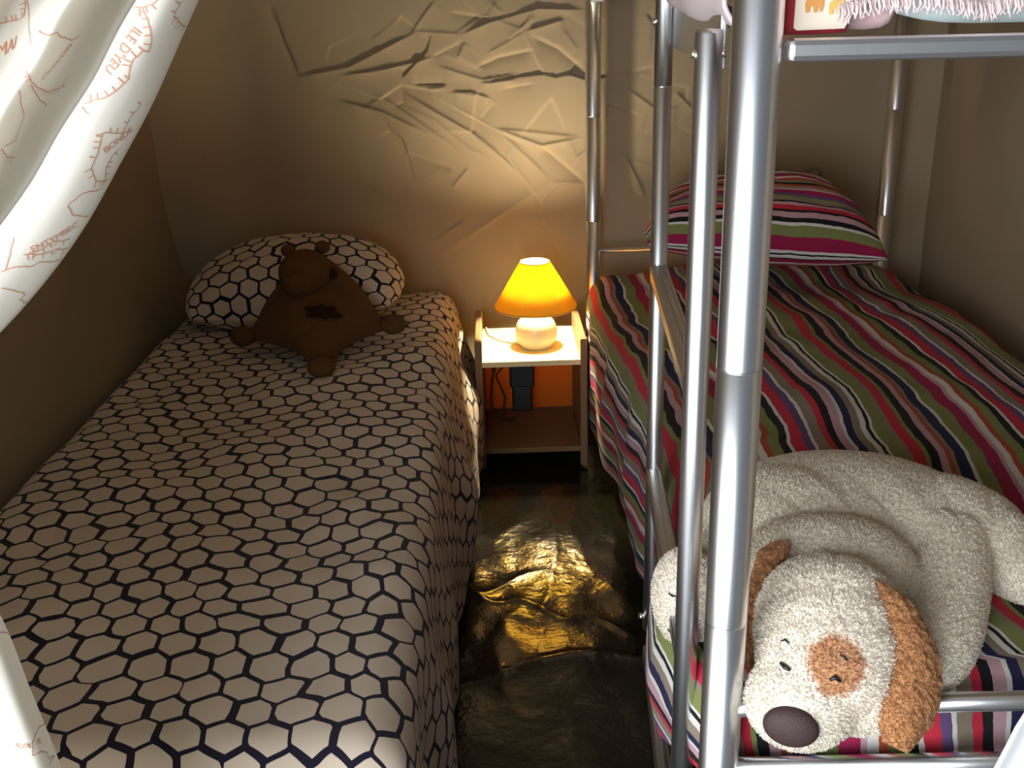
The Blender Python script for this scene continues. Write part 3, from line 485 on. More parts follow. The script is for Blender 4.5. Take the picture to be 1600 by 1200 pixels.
# ------------------------------------------------------------------ bunk bed
def bunk():
    b = thing('bunk_bed', 'brushed steel tube bunk bed with ladder standing against the right wall', 'bunk bed', (.68, 1.95, 0))
    posts = {'fl': (.245, .98), 'bl': (.301, 3.10), 'fr': (1.12, .96), 'br': (1.178, 3.05)}
    H = 1.62; r = .0232
    for k, (x, y) in posts.items():
        mb = MB(); js = (.315, .640, .942) if k[0] == 'f' else (.35, .66, .97, 1.29)
        z0 = 0.0
        prof = []
        for j in js: prof += [(r, z0), (r, j-.0022), (r-.0016, j-.0016), (r-.0016, j), (r+.0002, j+.0006)]; z0 = j+.0012
        prof += [(r, z0), (r, H-.006), (r-.006, H), (.0005, H)]
        mb.lathe([(r+.004, 0), (r+.004, .02), (r, .022)]+prof, (x, y, 0), 44)
        mb.build('post', chrome, b)
    P = posts
    def rail(name, p, q, rr=.012, m_=chrome_s, box=None):
        p = Vector(p); q = Vector(q)
        if box is None: return MB().tube([p, q], rr, 20).build(name, m_, b)
        d = (q-p); y = d.normalized(); x = y.cross(Vector((0, 0, 1))).normalized(); z = x.cross(y)
        M3 = Matrix((x, y, z)).transposed()
        w, h = box; mb = MB().box((-w/2, -d.length/2, -h/2), (w/2, d.length/2, h/2), min(w, h)*.28, M3)
        mb.v = [tuple(Vector(v)+(p+q)/2) for v in mb.v]; return mb.build(name, m_, b)
    f, bl, fr, br = P['fl'], P['bl'], P['fr'], P['br']
    # upper deck
    rail('foot_rail', (f[0]+.026, f[1]-.003, 1.249), (fr[0]-.024, fr[1]-.003, 1.245), box=(.022, .021))
    rail('head_rail', (bl[0]+.02, bl[1], 1.31), (br[0]-.02, br[1], 1.31), .012)
    rail('side_rail', (f[0]+.016, f[1]+.02, 1.335), (bl[0]+.0, bl[1]-.02, 1.335), box=(.018, .05))
    rail('side_rail', (fr[0], fr[1]+.02, 1.32), (br[0], br[1]-.02, 1.32), box=(.018, .05))
    for i in range(9):
        y = 1.12+i*.21; rail('slat', (f[0]+.03+.02*i/8, y, 1.327), (fr[0]-.005, y, 1.327), box=(.05, .012), m_=wood)
    # guard rail and top rails
    rail('guard_rail', (f[0], f[1], 1.58), (bl[0], bl[1], 1.58), .012)
    rail('guard_rail', (f[0], f[1], 1.60), (fr[0], fr[1], 1.60), .012)
    rail('guard_rail', (bl[0], bl[1], 1.60), (br[0], br[1], 1.60), .012)
    # lower deck
    rail('foot_rail', (f[0]+.015, f[1]-.006, .5245), (fr[0]-.015, fr[1]-.006, .5245), .0115, chrome)
    rail('foot_rail', (f[0]+.015, f[1]-.006, .436), (fr[0]-.015, fr[1]-.006, .436), .0125, chrome)
    rail('head_rail', (bl[0]+.01, bl[1], .566), (br[0]-.01, br[1], .566), .007, chrome_s)
    rail('head_rail', (bl[0]+.01, bl[1], .40), (br[0]-.01, br[1], .40), .012, chrome_s)
    rail('side_rail', (f[0]+.045, f[1]+.02, .34), (bl[0]+.035, bl[1]-.02, .34), box=(.018, .045))
    rail('side_rail', (fr[0], fr[1]+.02, .34), (br[0], br[1]-.02, .34), box=(.018, .045))
    for i in range(8):
        y = 1.15+i*.24; rail('slat', (f[0]+.05, y, .345), (fr[0]-.01, y, .345), box=(.05, .012), m_=wood)
    MB().box((.315, 1.05, .353), (1.09, 2.88, .49), .04).build('mattress', cloth('bunk_mattress', (.6, .58, .55), 0), b)
    # ladder: far stile runs up to the guard rail, near stile ends under the upper bedding
    SL, SR = (.2625, 1.61), (.2225, 1.085); rs = .0138
    mb = MB(); prof = [(.0005, .20), (rs-.003, .20), (rs, .204), (rs, 1.168), (rs-.0012, 1.1685), (rs-.0012, 1.170), (rs, 1.1705), (rs, 1.565), (.0005, 1.566)]
    mb.lathe(prof, (*SL, 0), 28).build('ladder_stile', chrome, b)
    mb = MB(); prof = [(.0005, .12), (rs-.003, .12), (rs+.0006, .124), (rs+.0006, 1.262), (rs-.002, 1.266), (.0005, 1.267)]
    mb.lathe(prof, (*SR, 0), 28).build('ladder_stile', chrome, b)
    MB().tube([(SL[0], SL[1], 1.555), (SL[0]+.014, SL[1], 1.58)], .008, 12).build('stile_joint', chrome_s, b)
    for z in (.16, .52, .88):
        d = Vector((SR[0]-SL[0], SR[1]-SL[1], 0)); y = d.normalized(); x = Vector((y.y, -y.x, 0)); M3 = Matrix((x, y, Vector((0, 0, 1)))).transposed()
        mb = MB().box((-.014, -d.length/2+.006, -.013), (.014, d.length/2-.006, .013), .005, M3)
        for k in (-1, 0, 1): 
            mb.box((k*.0085-.0018, -d.length/2+.012, .0115), (k*.0085+.0018, d.length/2-.012, .0150), .0008, M3)
        c = Vector(((SL[0]+SR[0])/2, (SL[1]+SR[1])/2, z)); mb.v = [tuple(Vector(v)+c) for v in mb.v]
        mb.build('rung', steel('rung_steel', (.50, .49, .48), .38), b)
    # hook plate between the stiles under the upper deck, with its bolts
    d = Vector((SR[0]-SL[0], SR[1]-SL[1], 0)); y = d.normalized(); M3 = Matrix((Vector((y.y, -y.x, 0)), y, Vector((0, 0, 1)))).transposed()
    mb = MB().box((-.0035, -d.length/2+.008, -.033), (.0035, d.length/2-.008, .033), .002, M3); c = Vector(((SL[0]+SR[0])/2+.016, (SL[1]+SR[1])/2, 1.258))
    mb.v = [tuple(Vector(v)+c) for v in mb.v]; mb.build('hook_plate', chrome_s, b)
    for (x, y), z in ((SL, 1.262), (SR, 1.243)):
        for s_ in (-1, 1):
            MB().tube([(x+s_*.0125, y, z), (x+s_*.0175, y, z)], .0048, 12).build('bolt', bolt_m, b)
    MB().box((bl[0]-.012, bl[1]-.045, 1.285), (bl[0]+.03, bl[1]+.026, 1.36), .004).build('rail_bracket', chrome_s, b)
    MB().tube([(bl[0]+.11, bl[1]-.012, 1.296), (bl[0]+.11, bl[1]-.022, 1.296)], .006, 12).build('bolt', bolt_m, b)
    MB().tube([(.251, 1.61, .23), (.240, 1.61, .23)], .006, 12).build('bolt', bolt_m, b)
bunk()

# striped blanket on the lower bunk
def blanket():
    zt = .515
    Yk = np.array([1.0, 1.1, 1.2, 1.32, 1.45, 1.62, 1.9, 2.3, 2.7, 2.92])
    Xk = np.array([.262, .215, .200, .212, .250, .286, .290, .280, .256, .262])
    Hk = np.array([.36, .35, .30, .27, .20, .13, .10, .10, .10, .14])
    Rk = np.array([1.07, 1.07, 1.085, 1.10, 1.13, 1.17, 1.20, 1.21, 1.205, 1.19])
    foot = [(1.006, .385), (1.004, .47)]+[(y, z) for y, z in arc(1.036, .483, .032, 180, 90, 6)]+[(2.90, .515), (2.93, .48)]
    Fp, T1 = poly_prof(foot, .0085)
    NS = 190
    side = 46
    q = np.linspace(0, 1, side); 
    P = np.zeros((len(Fp), NS, 3)); UV = np.zeros((len(Fp), NS, 2))
    for i, (y, zf) in enumerate(Fp):
        yy = max(1.0, y); xl = np.interp(yy, Yk, Xk); hz = np.interp(yy, Yk, Hk); xr = np.interp(yy, Yk, Rk)
        if y < 1.04:
            k = (zf-.385)/(zt-.385); hz = .36
            xl = .285-.02*k
        top = zt
        r_ = .06
        prof = [(xl+.012, hz), (xl-.004, (hz+top)/2-.02), (xl+.002, top-r_-.01)]+[(xl+.006+r_+r_*cos(radians(a)), top-r_+r_*sin(radians(a))) for a in range(170, 89, -16)]+[(.55, top+.018), (.9, top+.022), (xr-.06, top+.004), (xr-.015, top-.03), (xr, top-.16)]
        C, s = poly_prof(prof, .004); s0 = s[-1]
        ss = np.linspace(0, s0, NS); xx = np.interp(ss, s, C[:, 0]); zz = np.interp(ss, s, C[:, 1])
        zz = zz+(zf-zt)*np.clip((zz-hz)/(top-hz+1e-6), 0, 1) if y < 1.04 else zz
        P[i] = np.stack([xx, np.full(NS, y), zz], -1)
        UV[i] = np.stack([ss+hz+.0, np.full(NS, T1[i])], -1)
    X, Y, Z = P[..., 0].copy(), P[..., 1].copy(), P[..., 2].copy()
    on = np.clip((Z-.47)/.04, 0, 1)*np.clip((Y-1.03)/.06, 0, 1)
    Z += on*(.010*fbm(X*4, Y*3, 2, 21)+.006*fbm(X*11, Y*6, 2, 22))
    Z += on*.025*np.clip((Y-1.5), 0, 1)*np.exp(-((X-.75)/.35)**2)
    Z += on*.03*np.exp(-((X-.31)/.06)**2-((Y-2.84)/.10)**2)
    sd = np.clip((.49-Z)/.08, 0, 1)*np.clip((.5-X)/.1, 0, 1)*np.clip((Y-1.05)/.1, 0, 1)
    far = np.clip((Y-1.62)/.2, 0, 1)
    X += sd*(.008*np.sin(Y*15+2*fbm(Y*2, Z*3, 2, 23))*(.35+.65*far)+.003*np.sin(Y*37+Z*9)*(.3+.7*far))
    Z += sd*.010*np.sin(Y*11)*(.3+.7*far)
    fr = np.clip((1.03-Y)/.02, 0, 1); Y += fr*.008*fbm(X*9, Z*8, 2, 24)
    UV[..., 0] += .014*fbm(X*3, Y*4, 2, 25)+.008*fbm(X*2, Y*9, 2, 26)*on
    X = np.where(Y > 2.70, np.maximum(X, .2585), X)
    o = grid('striped_blanket', np.stack([X, Y, Z], -1), stripes, uv=UV, solid=.008, loc=(.7, 1.9, .5))
    return o
tag(blanket(), 'multicoloured striped blanket covering the lower bunk mattress', 'blanket')
p_ = tag(pillow4('striped_pillow', stripes_h, (.362, 2.60, .690), (1.050, 2.55, .632), (.91, 2.84, .815), (.47, 2.88, .775), .100, (.0, .0), seed=5, pinch=.005, rnd=.17),
    'striped pillow propped at the head of the lower bunk', 'pillow')
mb = MB(); pa = [(.885+.02*cos(a)*1.0, 2.835-.004*a, .823+.014*sin(a)+.002*a) for a in np.linspace(-.4, 4.6, 16)]
mb.tube(pa, .004, 8); tag(mb.build('piping_loop', mat('olive_cord', (.09, .08, .05), .8), None), 'x')
o = bpy.data.objects['piping_loop']; o.parent = p_; o.matrix_parent_inverse = Matrix.Translation(-p_.location); del o['label']

# ------------------------------------------------------------------ upper bunk bedding
Zu = lambda y_, Y: 1.3-(y_-16)*.000605*Y       # height of a hem at distance Y
def drape(name, m_, hem, ztop, y0, depth, label, cat, folds=.004, parent=None, back=.25, seed=0, solid=.005):
    """cloth that comes over the front edge of the upper mattress; hem = [(x, z)]"""
    hx = np.array([h[0] for h in hem]); hz = np.array([h[1] for h in hem]); n = 120
    x = np.linspace(hx[0], hx[-1], n); z0 = np.interp(x, hx, hz)
    rows = []
    for k in np.linspace(0, 1, 22):
        z = z0+(ztop-.02-z0)*k; rows.append(np.stack([x, y0+depth*np.sin(k*pi*.9)*-.5+folds*np.sin(x*90+seed+3*vnoise(x*20, x*0+k*2, seed)), z], -1))
    for k in np.linspace(.08, 1, 14):
        rows.append(np.stack([x, y0+back*k+0*x, ztop-.02*(1-k)**3+.004*fbm(x*12, x*0+k*4, 2, seed)], -1))
    P = np.array(rows); c = P.mean((0, 1))
    UV = np.stack([np.broadcast_to(x, P.shape[:2]), np.broadcast_to(np.linspace(0, .4, len(rows))[:, None], P.shape[:2])], -1)
    o = grid(name, P, m_, parent, uv=UV, solid=solid, loc=tuple(c) if parent is None else None)
    return tag(o, label, cat) if cat else o
pinkw = cloth('pale_pink_cotton', (.78, .66, .66), .15); mint = cloth('pale_mint_cotton', (.66, .76, .74), .15)
pinkf = mottled('pink_fluffy_throw', (.72, .50, .52), (.82, .68, .66), 60, .95, .6, 300, .004, sheen=.4)
red_p = mottled('red_patchwork', (.36, .03, .045), (.30, .02, .03), 40, .9, .2, 400)
cream_p = mat('cream_patch', (.74, .62, .50), .9); orange_p = mat('orange_print', (.62, .28, .07), .9); ochre_p = mat('ochre_print', (.66, .42, .12), .9)
mauve_p = mottled('mauve_print', (.42, .24, .26), (.62, .45, .45), 70, .9, .2, 400)
um = thing('upper_mattress', 'upper bunk mattress in a pale pink cover bulging over the side rail', 'mattress', (.68, 1.9, 1.34))
MB().box((.285, 1.045, 1.334), (1.08, 2.9, 1.44), .04).build('core', pinkw, um)
# pale cover bulging down past the side rail between the ladder stiles
ys = np.linspace(1.06, 1.53, 60); rows = []
prof, _ = poly_prof([(.31, .006), (.285, .001), (.262, 0), (.245, .006), (.236, .02), (.233, .045), (.236, .08), (.25, .11), (.30, .13)], .006)
for px_, pz_ in prof:
    zb = 1.264+.055*np.clip(ys-1.12, 0, 1)+.003*np.sin(ys*13)
    rows.append(np.stack([px_+.035*np.clip(ys-1.3, 0, 1)-.002*np.sin(ys*31+pz_*30), ys, zb+pz_], -1))
grid('cover', np.array(rows), pinkw, um, solid=.004)
drape('mint_sheet', mint, [(.352, 1.290), (.37, 1.287), (.385, 1.277), (.41, 1.271), (.43, 1.268), (.46, 1.2665), (.52, 1.266), (.75, 1.266), (1.05, 1.27)], 1.447, 1.018, .006,
      'pale mint sheet hanging over the front of the upper mattress', 'sheet', .0015, seed=1)
th = drape('fluffy_throw', pinkf, [(.320, 1.279), (.328, 1.281), (.338, 1.285), (.36, 1.289), (.39, 1.289), (.415, 1.288), (.432, 1.287), (.455, 1.279), (.468, 1.278), (.478, 1.284), (.495, 1.289), (.56, 1.286), (.75, 1.288), (1.04, 1.29)], 1.462, .992, .012,
      'pink fringed fluffy throw at the top of the upper bunk', 'throw', .004, seed=4, solid=.006)
mb = MB(); hx = [.305, .335, .36, .415, .455, .478, .495, .56, .75]; hz = [1.277, 1.284, 1.289, 1.288, 1.279, 1.284, 1.289, 1.286, 1.288]
for i in range(210):
    x = .322+i*.0020; z = float(np.interp(x, hx, hz)); l = .008+.005*R.random()
    mb.tube([(x, .990, z+.006), (x+R.uniform(-.002, .002), .986+R.uniform(-.003, .003), z-l*.4), (x+R.uniform(-.005, .005), .985, z-l)], .0013, 5, rr=[.0016, .0013, .0005])
fo = mb.build('fringe', pinkf, th); fo['kind'] = 'stuff'
qt = drape('patchwork_quilt', red_p, [(.268, 1.262), (.30, 1.2615), (.332, 1.2625)], 1.455, .996, .004,
      'folded red patchwork quilt with orange elephants beside the big front post', 'quilt', .001, seed=7, back=.12)
def flat(name, pts, y, m_, parent):
    mb = MB(); n = len(pts)
    mb.add([(x, y, z) for x, z in pts]+[(x, y+.0012, z) for x, z in pts], [tuple(range(n))]+[tuple(range(2*n-1, n-1, -1))]+[(k, n+k, n+(k+1) % n, (k+1) % n) for k in range(n)], False)
    return mb.build(name, m_, parent)
flat('cream_patch', [(.2810, 1.268), (.284, 1.2655), (.328, 1.266), (.331, 1.272), (.331, 1.32), (.286, 1.32), (.2815, 1.30)], .9905, cream_p, qt)
def elephant(x, z, s, m_):
    pts = [(-.9, -.9), (-.55, -.9), (-.5, -.3), (-.1, -.3), (-.05, -.9), (.3, -.9), (.35, -.3), (.55, -.3), (.6, -.85), (.8, -.85), (.95, -.2), (.95, .35), (.7, .7), (.3, .6), (-.4, .7), (-.85, .5), (-1.0, 0)]
    flat('printed_elephant', [(x+a*s, z+b*s) for a, b in pts], .9888, m_, qt)
elephant(.2985, 1.2885, .0085, orange_p); elephant(.3195, 1.2855, .0075, ochre_p); elephant(.309, 1.309, .007, orange_p)
drape('mauve_cloth', mauve_p, [(.322, 1.2655), (.335, 1.2648), (.352, 1.264), (.366, 1.2655), (.374, 1.270), (.378, 1.278)], 1.450, 1.006, .003,
      'small mauve printed cloth tucked between the red quilt and mint sheet', 'cloth', .003, seed=9, back=.1)

# ------------------------------------------------------------------ nightstand, lamp, adapter
def nightstand():
    wood_leg = mottled('shaded_wood', (.26, .155, .075), (.20, .115, .055), 5, .5, .1, 60, .001)  # pale wood darkened: shade of the unlit front put into the colour
    wood_top = mottled('lamplit_wood_top', (.84, .71, .43), (.78, .64, .37), 5, .45, .1, 60, .001)  # same wood made paler, the lamp's brightness put into the colour
    n = thing('nightstand', 'small pale wooden nightstand between the two beds', 'nightstand', (.1, 2.91, 0))
    x0, x1, y0, y1 = -.068, .252, 2.75, 3.07
    for xa in (x0, x1-.02):
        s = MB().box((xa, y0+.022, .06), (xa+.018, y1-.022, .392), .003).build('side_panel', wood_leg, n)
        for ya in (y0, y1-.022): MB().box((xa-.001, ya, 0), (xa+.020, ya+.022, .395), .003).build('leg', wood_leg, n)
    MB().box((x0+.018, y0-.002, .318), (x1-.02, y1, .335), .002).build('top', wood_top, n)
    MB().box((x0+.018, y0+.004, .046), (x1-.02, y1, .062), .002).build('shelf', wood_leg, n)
    MB().box((x0+.018, y1-.008, .066), (x1-.02, y1-.004, .312), .001).build('back_panel', orange_m, n)
nightstand()
def lamp():
    cx, cy, z = .112, 2.880, .3355
    l = thing('table_lamp', 'lit bedside lamp with yellow cone shade on the nightstand', 'lamp', (cx, cy, z))
    MB().lathe([(.0005, 0), (.043, 0), (.047, .003), (.047, .007), (.052, .010), (.059, .020), (.0615, .034), (.0615, .050), (.059, .064), (.053, .077), (.042, .087), (.028, .092), (.016, .094), (.0005, .095)], (cx, cy, z), 48).build('base', ceramic, l)
    MB().lathe([(.012, .09), (.012, .165), (.016, .167), (.016, .195), (.013, .2), (.0005, .2)], (cx, cy, z), 24).build('socket', brass, l)
    mb = MB().lathe([(.121, .124), (.0435, .256)], (cx, cy, z), 56); sh = mb.build('shade', shade_m, l)
    sm = sh.modifiers.new('thickness', 'SOLIDIFY'); sm.thickness = .0012
    for rr_, zz in ((.121, .124), (.0435, .256)): MB().tube([(cx+rr_*cos(a), cy+rr_*sin(a), z+zz) for a in np.linspace(0, 2*pi, 48, endpoint=False)], .0016, 8, closed=True).build('shade_ring', brass, l)
    mb = MB()
    for k in range(3): mb.tube([(cx+.014*cos(k*2.1), cy+.014*sin(k*2.1), z+.175), (cx+.0865*cos(k*2.1), cy+.0865*sin(k*2.1), z+.182)], .0012, 6)
    mb.build('shade_carrier', brass, l)
    MB().ellip((cx, cy, z+.222), (.019, .019, .024)).build('bulb', bulb_m, l)
    pts = [(cx-.045, cy+.01, z+.006), (cx-.075, cy+.03, z+.0035), (cx-.11, cy+.06, z+.0035), (cx-.14, cy+.11, z+.0035), (cx-.150, cy+.185, z+.0035), (cx-.150, cy+.203, z-.01), (cx-.148, cy+.206, z-.1), (cx-.14, cy+.21, z-.28)]
    MB().tube(pts, .0028, 8).build('cord', cloth('white_cord', (.75, .72, .65), 0), l)
lamp()
ad = thing('power_adapter', 'black plug adapter block hanging under the nightstand top', 'adapter', (.067, 2.98, .11))
MB().box((.030, 2.94, .180), (.106, 3.02, .317), .006).build('body', black_pl, ad)
MB().box((.037, 2.945, .100), (.099, 3.015, .184), .006).build('plug', black_pl, ad)
mb = MB()
for dx, ph in ((0, 0), (.02, 1.3)):
    mb.tube([(-.015+dx*1.4, 2.955, .312), (-.005+dx+.012*sin(ph), 2.95, .27), (-.022+dx*.5, 2.95, .22), (-.03+dx*2.2, 2.95, .15), (-.025+dx*1.5, 2.955, .08), (.0+dx, 2.96, .068), (.045, 2.965, .07)], .0035, 8)
mb.tube([(-.022, 2.94, .24), (.0, 2.935, .285), (.022, 2.94, .29), (.018, 2.945, .265), (-.01, 2.945, .25)], .0032, 8)
mb.build('cable', cable_m, ad)

# ------------------------------------------------------------------ big plush dog
def pile(name, src, n, ln, wd, m_, parent, seed, holes=()):
    """curly pile of a plush cloth: n little bent blades rooted on a mesh, joined as one part"""
    me = src.data; me.calc_loop_triangles(); rs = np.random.RandomState(seed)
    nv = len(me.vertices); co = np.zeros(nv*3, np.float32); me.vertices.foreach_get('co', co); co = co.reshape(-1, 3).astype(float)
    no = np.zeros(nv*3, np.float32); me.vertices.foreach_get('normal', no); no = no.reshape(-1, 3).astype(float)
    tr = np.zeros(len(me.loop_triangles)*3, np.int32); me.loop_triangles.foreach_get('vertices', tr); tr = tr.reshape(-1, 3)
    a, b, c = co[tr[:, 0]], co[tr[:, 1]], co[tr[:, 2]]; ar = np.linalg.norm(np.cross(b-a, c-a), axis=1)
    k = rs.choice(len(tr), n, p=ar/ar.sum()); u = rs.rand(n, 1); v = rs.rand(n, 1); fl_ = (u+v) > 1; u = np.where(fl_, 1-u, u); v = np.where(fl_, 1-v, v)
    p = a[k]*(1-u-v)+b[k]*u+c[k]*v
    nn = no[tr[k, 0]]*(1-u-v)+no[tr[k, 1]]*u+no[tr[k, 2]]*v; nn /= np.linalg.norm(nn, axis=1, keepdims=True)+1e-9
    keep = np.ones(n, bool)
    for hc, hr in holes: keep &= np.linalg.norm(p-np.array(hc), axis=1) > hr
    p = p[keep]; nn = nn[keep]; n = len(p)
    r1 = rs.normal(size=(n, 3)); t1 = r1-nn*(r1*nn).sum(1, keepdims=True); t1 /= np.linalg.norm(t1, axis=1, keepdims=True)+1e-9
    t2 = np.cross(nn, t1); L = ln*(.6+.7*rs.rand(n, 1)); w = wd*(.7+.6*rs.rand(n, 1))
    ben = .4+.9*rs.rand(n, 1)
    m1 = p+nn*L*.45+t1*L*.22*ben; tip = p+nn*L*(.75-.25*ben*.5)+t1*L*.75*ben*.8
    V = np.stack([p-nn*.001-t2*w, p-nn*.001+t2*w, m1+t2*w*.85, m1-t2*w*.85, tip], 1).reshape(-1, 3)
    i = np.arange(n)*5
    me2 = bpy.data.meshes.new(name); me2.vertices.add(n*5); me2.vertices.foreach_set('co', V.astype(np.float32).reshape(-1))
    lp = np.stack([i, i+1, i+2, i+3, i+3, i+2, i+4], 1); me2.loops.add(n*7); me2.loops.foreach_set('vertex_index', lp.reshape(-1).astype(np.int32))
    st = np.stack([np.arange(n)*7, np.arange(n)*7+4], 1).reshape(-1); me2.polygons.add(n*2); me2.polygons.foreach_set('loop_start', st.astype(np.int32))
    me2.update(calc_edges=True); me2.polygons.foreach_set('use_smooth', np.ones(n*2, bool)); me2.materials.append(m_); me2.update()
    o = bpy.data.objects.new(name, me2); o.location = src.location; scene.collection.objects.link(o); o.parent = parent
    if parent is src: o.location = (0, 0, 0)
    else: o.matrix_parent_inverse = Matrix.Translation(-parent.location)
    o['kind'] = 'stuff'; return o
def dog():
    E3 = lambda x=0, y=0, z=0: Euler((radians(x), radians(y), radians(z))).to_matrix()
    d = thing('plush_dog', 'large cream plush dog with tan ears lying on the striped blanket', 'soft toy', (.48, 1.28, .52))
    pc = Vector(PATCH)
    fl = fleece('cream_fleece', (.88, .82, .72), (.74, .66, .54), (.62, .34, .16), tuple(pc-Vector(d.location)), .030, 250)
    tan = fleece('tan_fleece', (.52, .27, .12), (.34, .15, .06), bs=230)
    flp = fleece('cream_pile', (.97, .93, .86), (.88, .81, .70), (.84, .56, .36), tuple(pc-Vector(d.location)), .033, 250, pile=True)
    tanp = fleece('tan_pile', (.70, .43, .23), (.50, .25, .11), bs=230, pile=True)
    mb = MB()
    for c, r_, e in [((.505, 1.345, .556), (.210, .172, .086), None), ((.615, 1.31, .548), (.145, .135, .082), None), ((.425, 1.315, .558), (.118, .145, .086), None),
                     ((.42, 1.17, .570), (.125, .10, .080), None),
                     ((.386, 1.050, .585), (.090, .082, .078), E3(20)), ((.332, .957, .547), (.066, .057, .056), E3(10, 0, 15)), ((.400, .972, .542), (.062, .050, .048), None), ((.372, .995, .578), (.084, .066, .064), None), ((.362, .975, .570), (.078, .06, .058), None), ((.378, 1.02, .588), (.086, .07, .066), None),
                     *[((.535+.070*k/7, 1.035+.20*k/7, .540+.030*k/7), (.045+.012*k/7,)*2+(.042+.014*k/7,), None) for k in range(0)]+[((.500+.110*(k/17)**.7, 1.030+.205*k/17, .542+.028*k/17), (.045+.012*k/17,)*2+(.042+.014*k/17,), None) for k in range(18)],
                     ((.705, 1.20, .548), (.062, .072, .050), E3(0, 0, -15)), ((.675, 1.26, .548), (.085, .085, .066), None),
                     ((.246, 1.19, .530), (.044, .064, .074), E3(0, 0, 20)), ((.315, 1.245, .538), (.07, .075, .055), None)]:
        mb.ellip(c, r_, e, 4)
    tmp = mb.build('tmp', fl); rm = tmp.modifiers.new('r', 'REMESH'); rm.mode = 'VOXEL'; rm.voxel_size = .0031
    sm = tmp.modifiers.new('s', 'SMOOTH'); sm.iterations = 16; sm.factor = .5
    dg = bpy.context.evaluated_depsgraph_get(); me = bpy.data.meshes.new_from_object(tmp.evaluated_get(dg)); me.name = 'body'
    bpy.data.objects.remove(tmp)
    n = len(me.vertices); co = np.zeros(n*3, np.float32); no = np.zeros(n*3, np.float32)
    me.vertices.foreach_get('co', co); me.vertices.foreach_get('normal', no); co = co.reshape(-1, 3); no = no.reshape(-1, 3)
    # creases of the loose body cloth and the fleece pile
    x, y, z = co.T
    body_w = np.clip((y-1.16)/.08, 0, 1)
    fold = .8*sum(a*np.exp(-np.abs((x-x0)*cos(th)+(y-1.25)*sin(th))/.016)*np.exp(-((y-1.25)/.08)**2) for x0, th, a in ((.41, .5, -.006), (.47, .45, .006), (.53, .35, -.007), (.575, .2, .005), (.62, -.1, -.009), (.68, -.3, -.006)))
    fu = np.array([noise.noise(Vector((p[0]*230, p[1]*230, p[2]*230)))+.5*noise.noise(Vector((p[0]*100, p[1]*100, p[2]*100))) for p in co.tolist()])
    co += no*((body_w*fold)+(.0009+.0*body_w)*fu)[:, None]
    rest = (y > 1.03) & (x > .27)
    co[:, 2] = np.where(rest, np.maximum(co[:, 2], .526+.004*np.clip(.56-co[:, 2], 0, 1)), co[:, 2])
    seam = np.exp(-np.abs(x-(.372+.35*(y-1.0)))/.004)*(y < 1.12)*(y > .985)*(z > .6)
    co -= no*(seam*.003)[:, None]
    me.vertices.foreach_set('co', (co-np.array(d.location)).astype(np.float32).reshape(-1))
    me.polygons.foreach_set('use_smooth', np.ones(len(me.polygons), bool)); me.materials.clear(); me.materials.append(fl); me.update()
    bo = bpy.data.objects.new('body', me); bo.location = d.location; link(bo, d)
    bv = BVHTree.FromPolygons([v.co+d.location for v in me.vertices], [p.vertices[:] for p in me.polygons])
    def on(p):
        h = bv.find_nearest(Vector(p)); return h[0], h[1]
    def ear(name, ctr, wid, side, thick, m_):
        C, _ = poly_prof(ctr, .004); k = np.linspace(0, 1, len(C)); w = np.interp(k, np.linspace(0, 1, len(wid)), wid)
        rows = []; S = Vector(side).normalized()
        for i, p in enumerate(C):
            t_ = Vector(C[min(i+1, len(C)-1)]-C[max(i-1, 0)]).normalized(); s_ = (S-t_*S.dot(t_)).normalized(); nn = s_.cross(t_)
            ring = []
            for a in np.linspace(0, 2*pi, 40, endpoint=False):
                th_ = thick*min(1, w[i]/.02)
                q = Vector(p)+s_*(cos(a)*w[i])+nn*(sin(a)*th_+.010*(cos(a)**2-.5))
                f = noise.noise(q*150)*.0030+noise.noise(q*300)*.0020
                ring.append(q+(s_*cos(a)+nn*sin(a))*f)
            rows.append(ring)
        o = grid(name, np.array([[tuple(v) for v in r_] for r_ in rows]), m_, d, closed_u=True)
        # round off both ends
        bm = bmesh.new(); bm.from_mesh(o.data); bmesh.ops.holes_fill(bm, edges=bm.edges[:], sides=60); bm.to_mesh(o.data); bm.free()
        return tag(o, 'tan floppy ear')
    ear('ear', [(.432, 1.035, .640), (.448, 1.00, .624), (.453, .962, .588), (.443, .932, .556), (.428, .912, .528), (.422, .906, .517)], [.010, .026, .034, .038, .034, .014], (1, .25, .1), .014, tan)
    ear('ear', [(.352, 1.13, .648), (.325, 1.115, .635), (.306, 1.085, .595), (.300, 1.055, .555), (.302, 1.04, .525)], [.010, .026, .034, .032, .010], (.5, 1, 0), .012, tan)
    nm = mottled('brown_nose_velvet', (.055, .03, .03), (.035, .02, .02), 200, .6, .3, 500)
    p, nn = on((.300, .895, .553)); q = nn.to_track_quat('Z', 'Y').to_matrix()
    MB().ellip(p-nn*.001, (.030, .023, .012), q, 4).build('nose', nm, d)
    hl = [(tuple(Vector(q_)-d.location), r_) for q_, r_ in (((.3029, .905, .5536), .024), (EYES[0], .0075), (EYES[1], .0075), (EYES[2], .005), (EYES[3], .005))]
    pile('fleece_pile', bo, 120000, .0048, .0011, flp, d, 17, hl)
    for e_ in [c_ for c_ in d.children if c_.name.startswith('ear')]: pile('fleece_pile', e_, 15000, .0056, .0012, tanp, e_, 19)
    blk = mat('black_thread', (.01, .01, .012), .4)
    def stitch(name, pts, r_):
        P = [];
        for x_ in pts:
            a, b_ = on(x_); P.append(a+b_*.0022)
        MB().tube(P, r_, 8, rr=[r_*.6]+[r_]*(len(P)-2)+[r_*.6]).build(name, blk, d)
    return d, on, stitch, bv
dogt, dog_on, dog_stitch, dog_bv = dog()
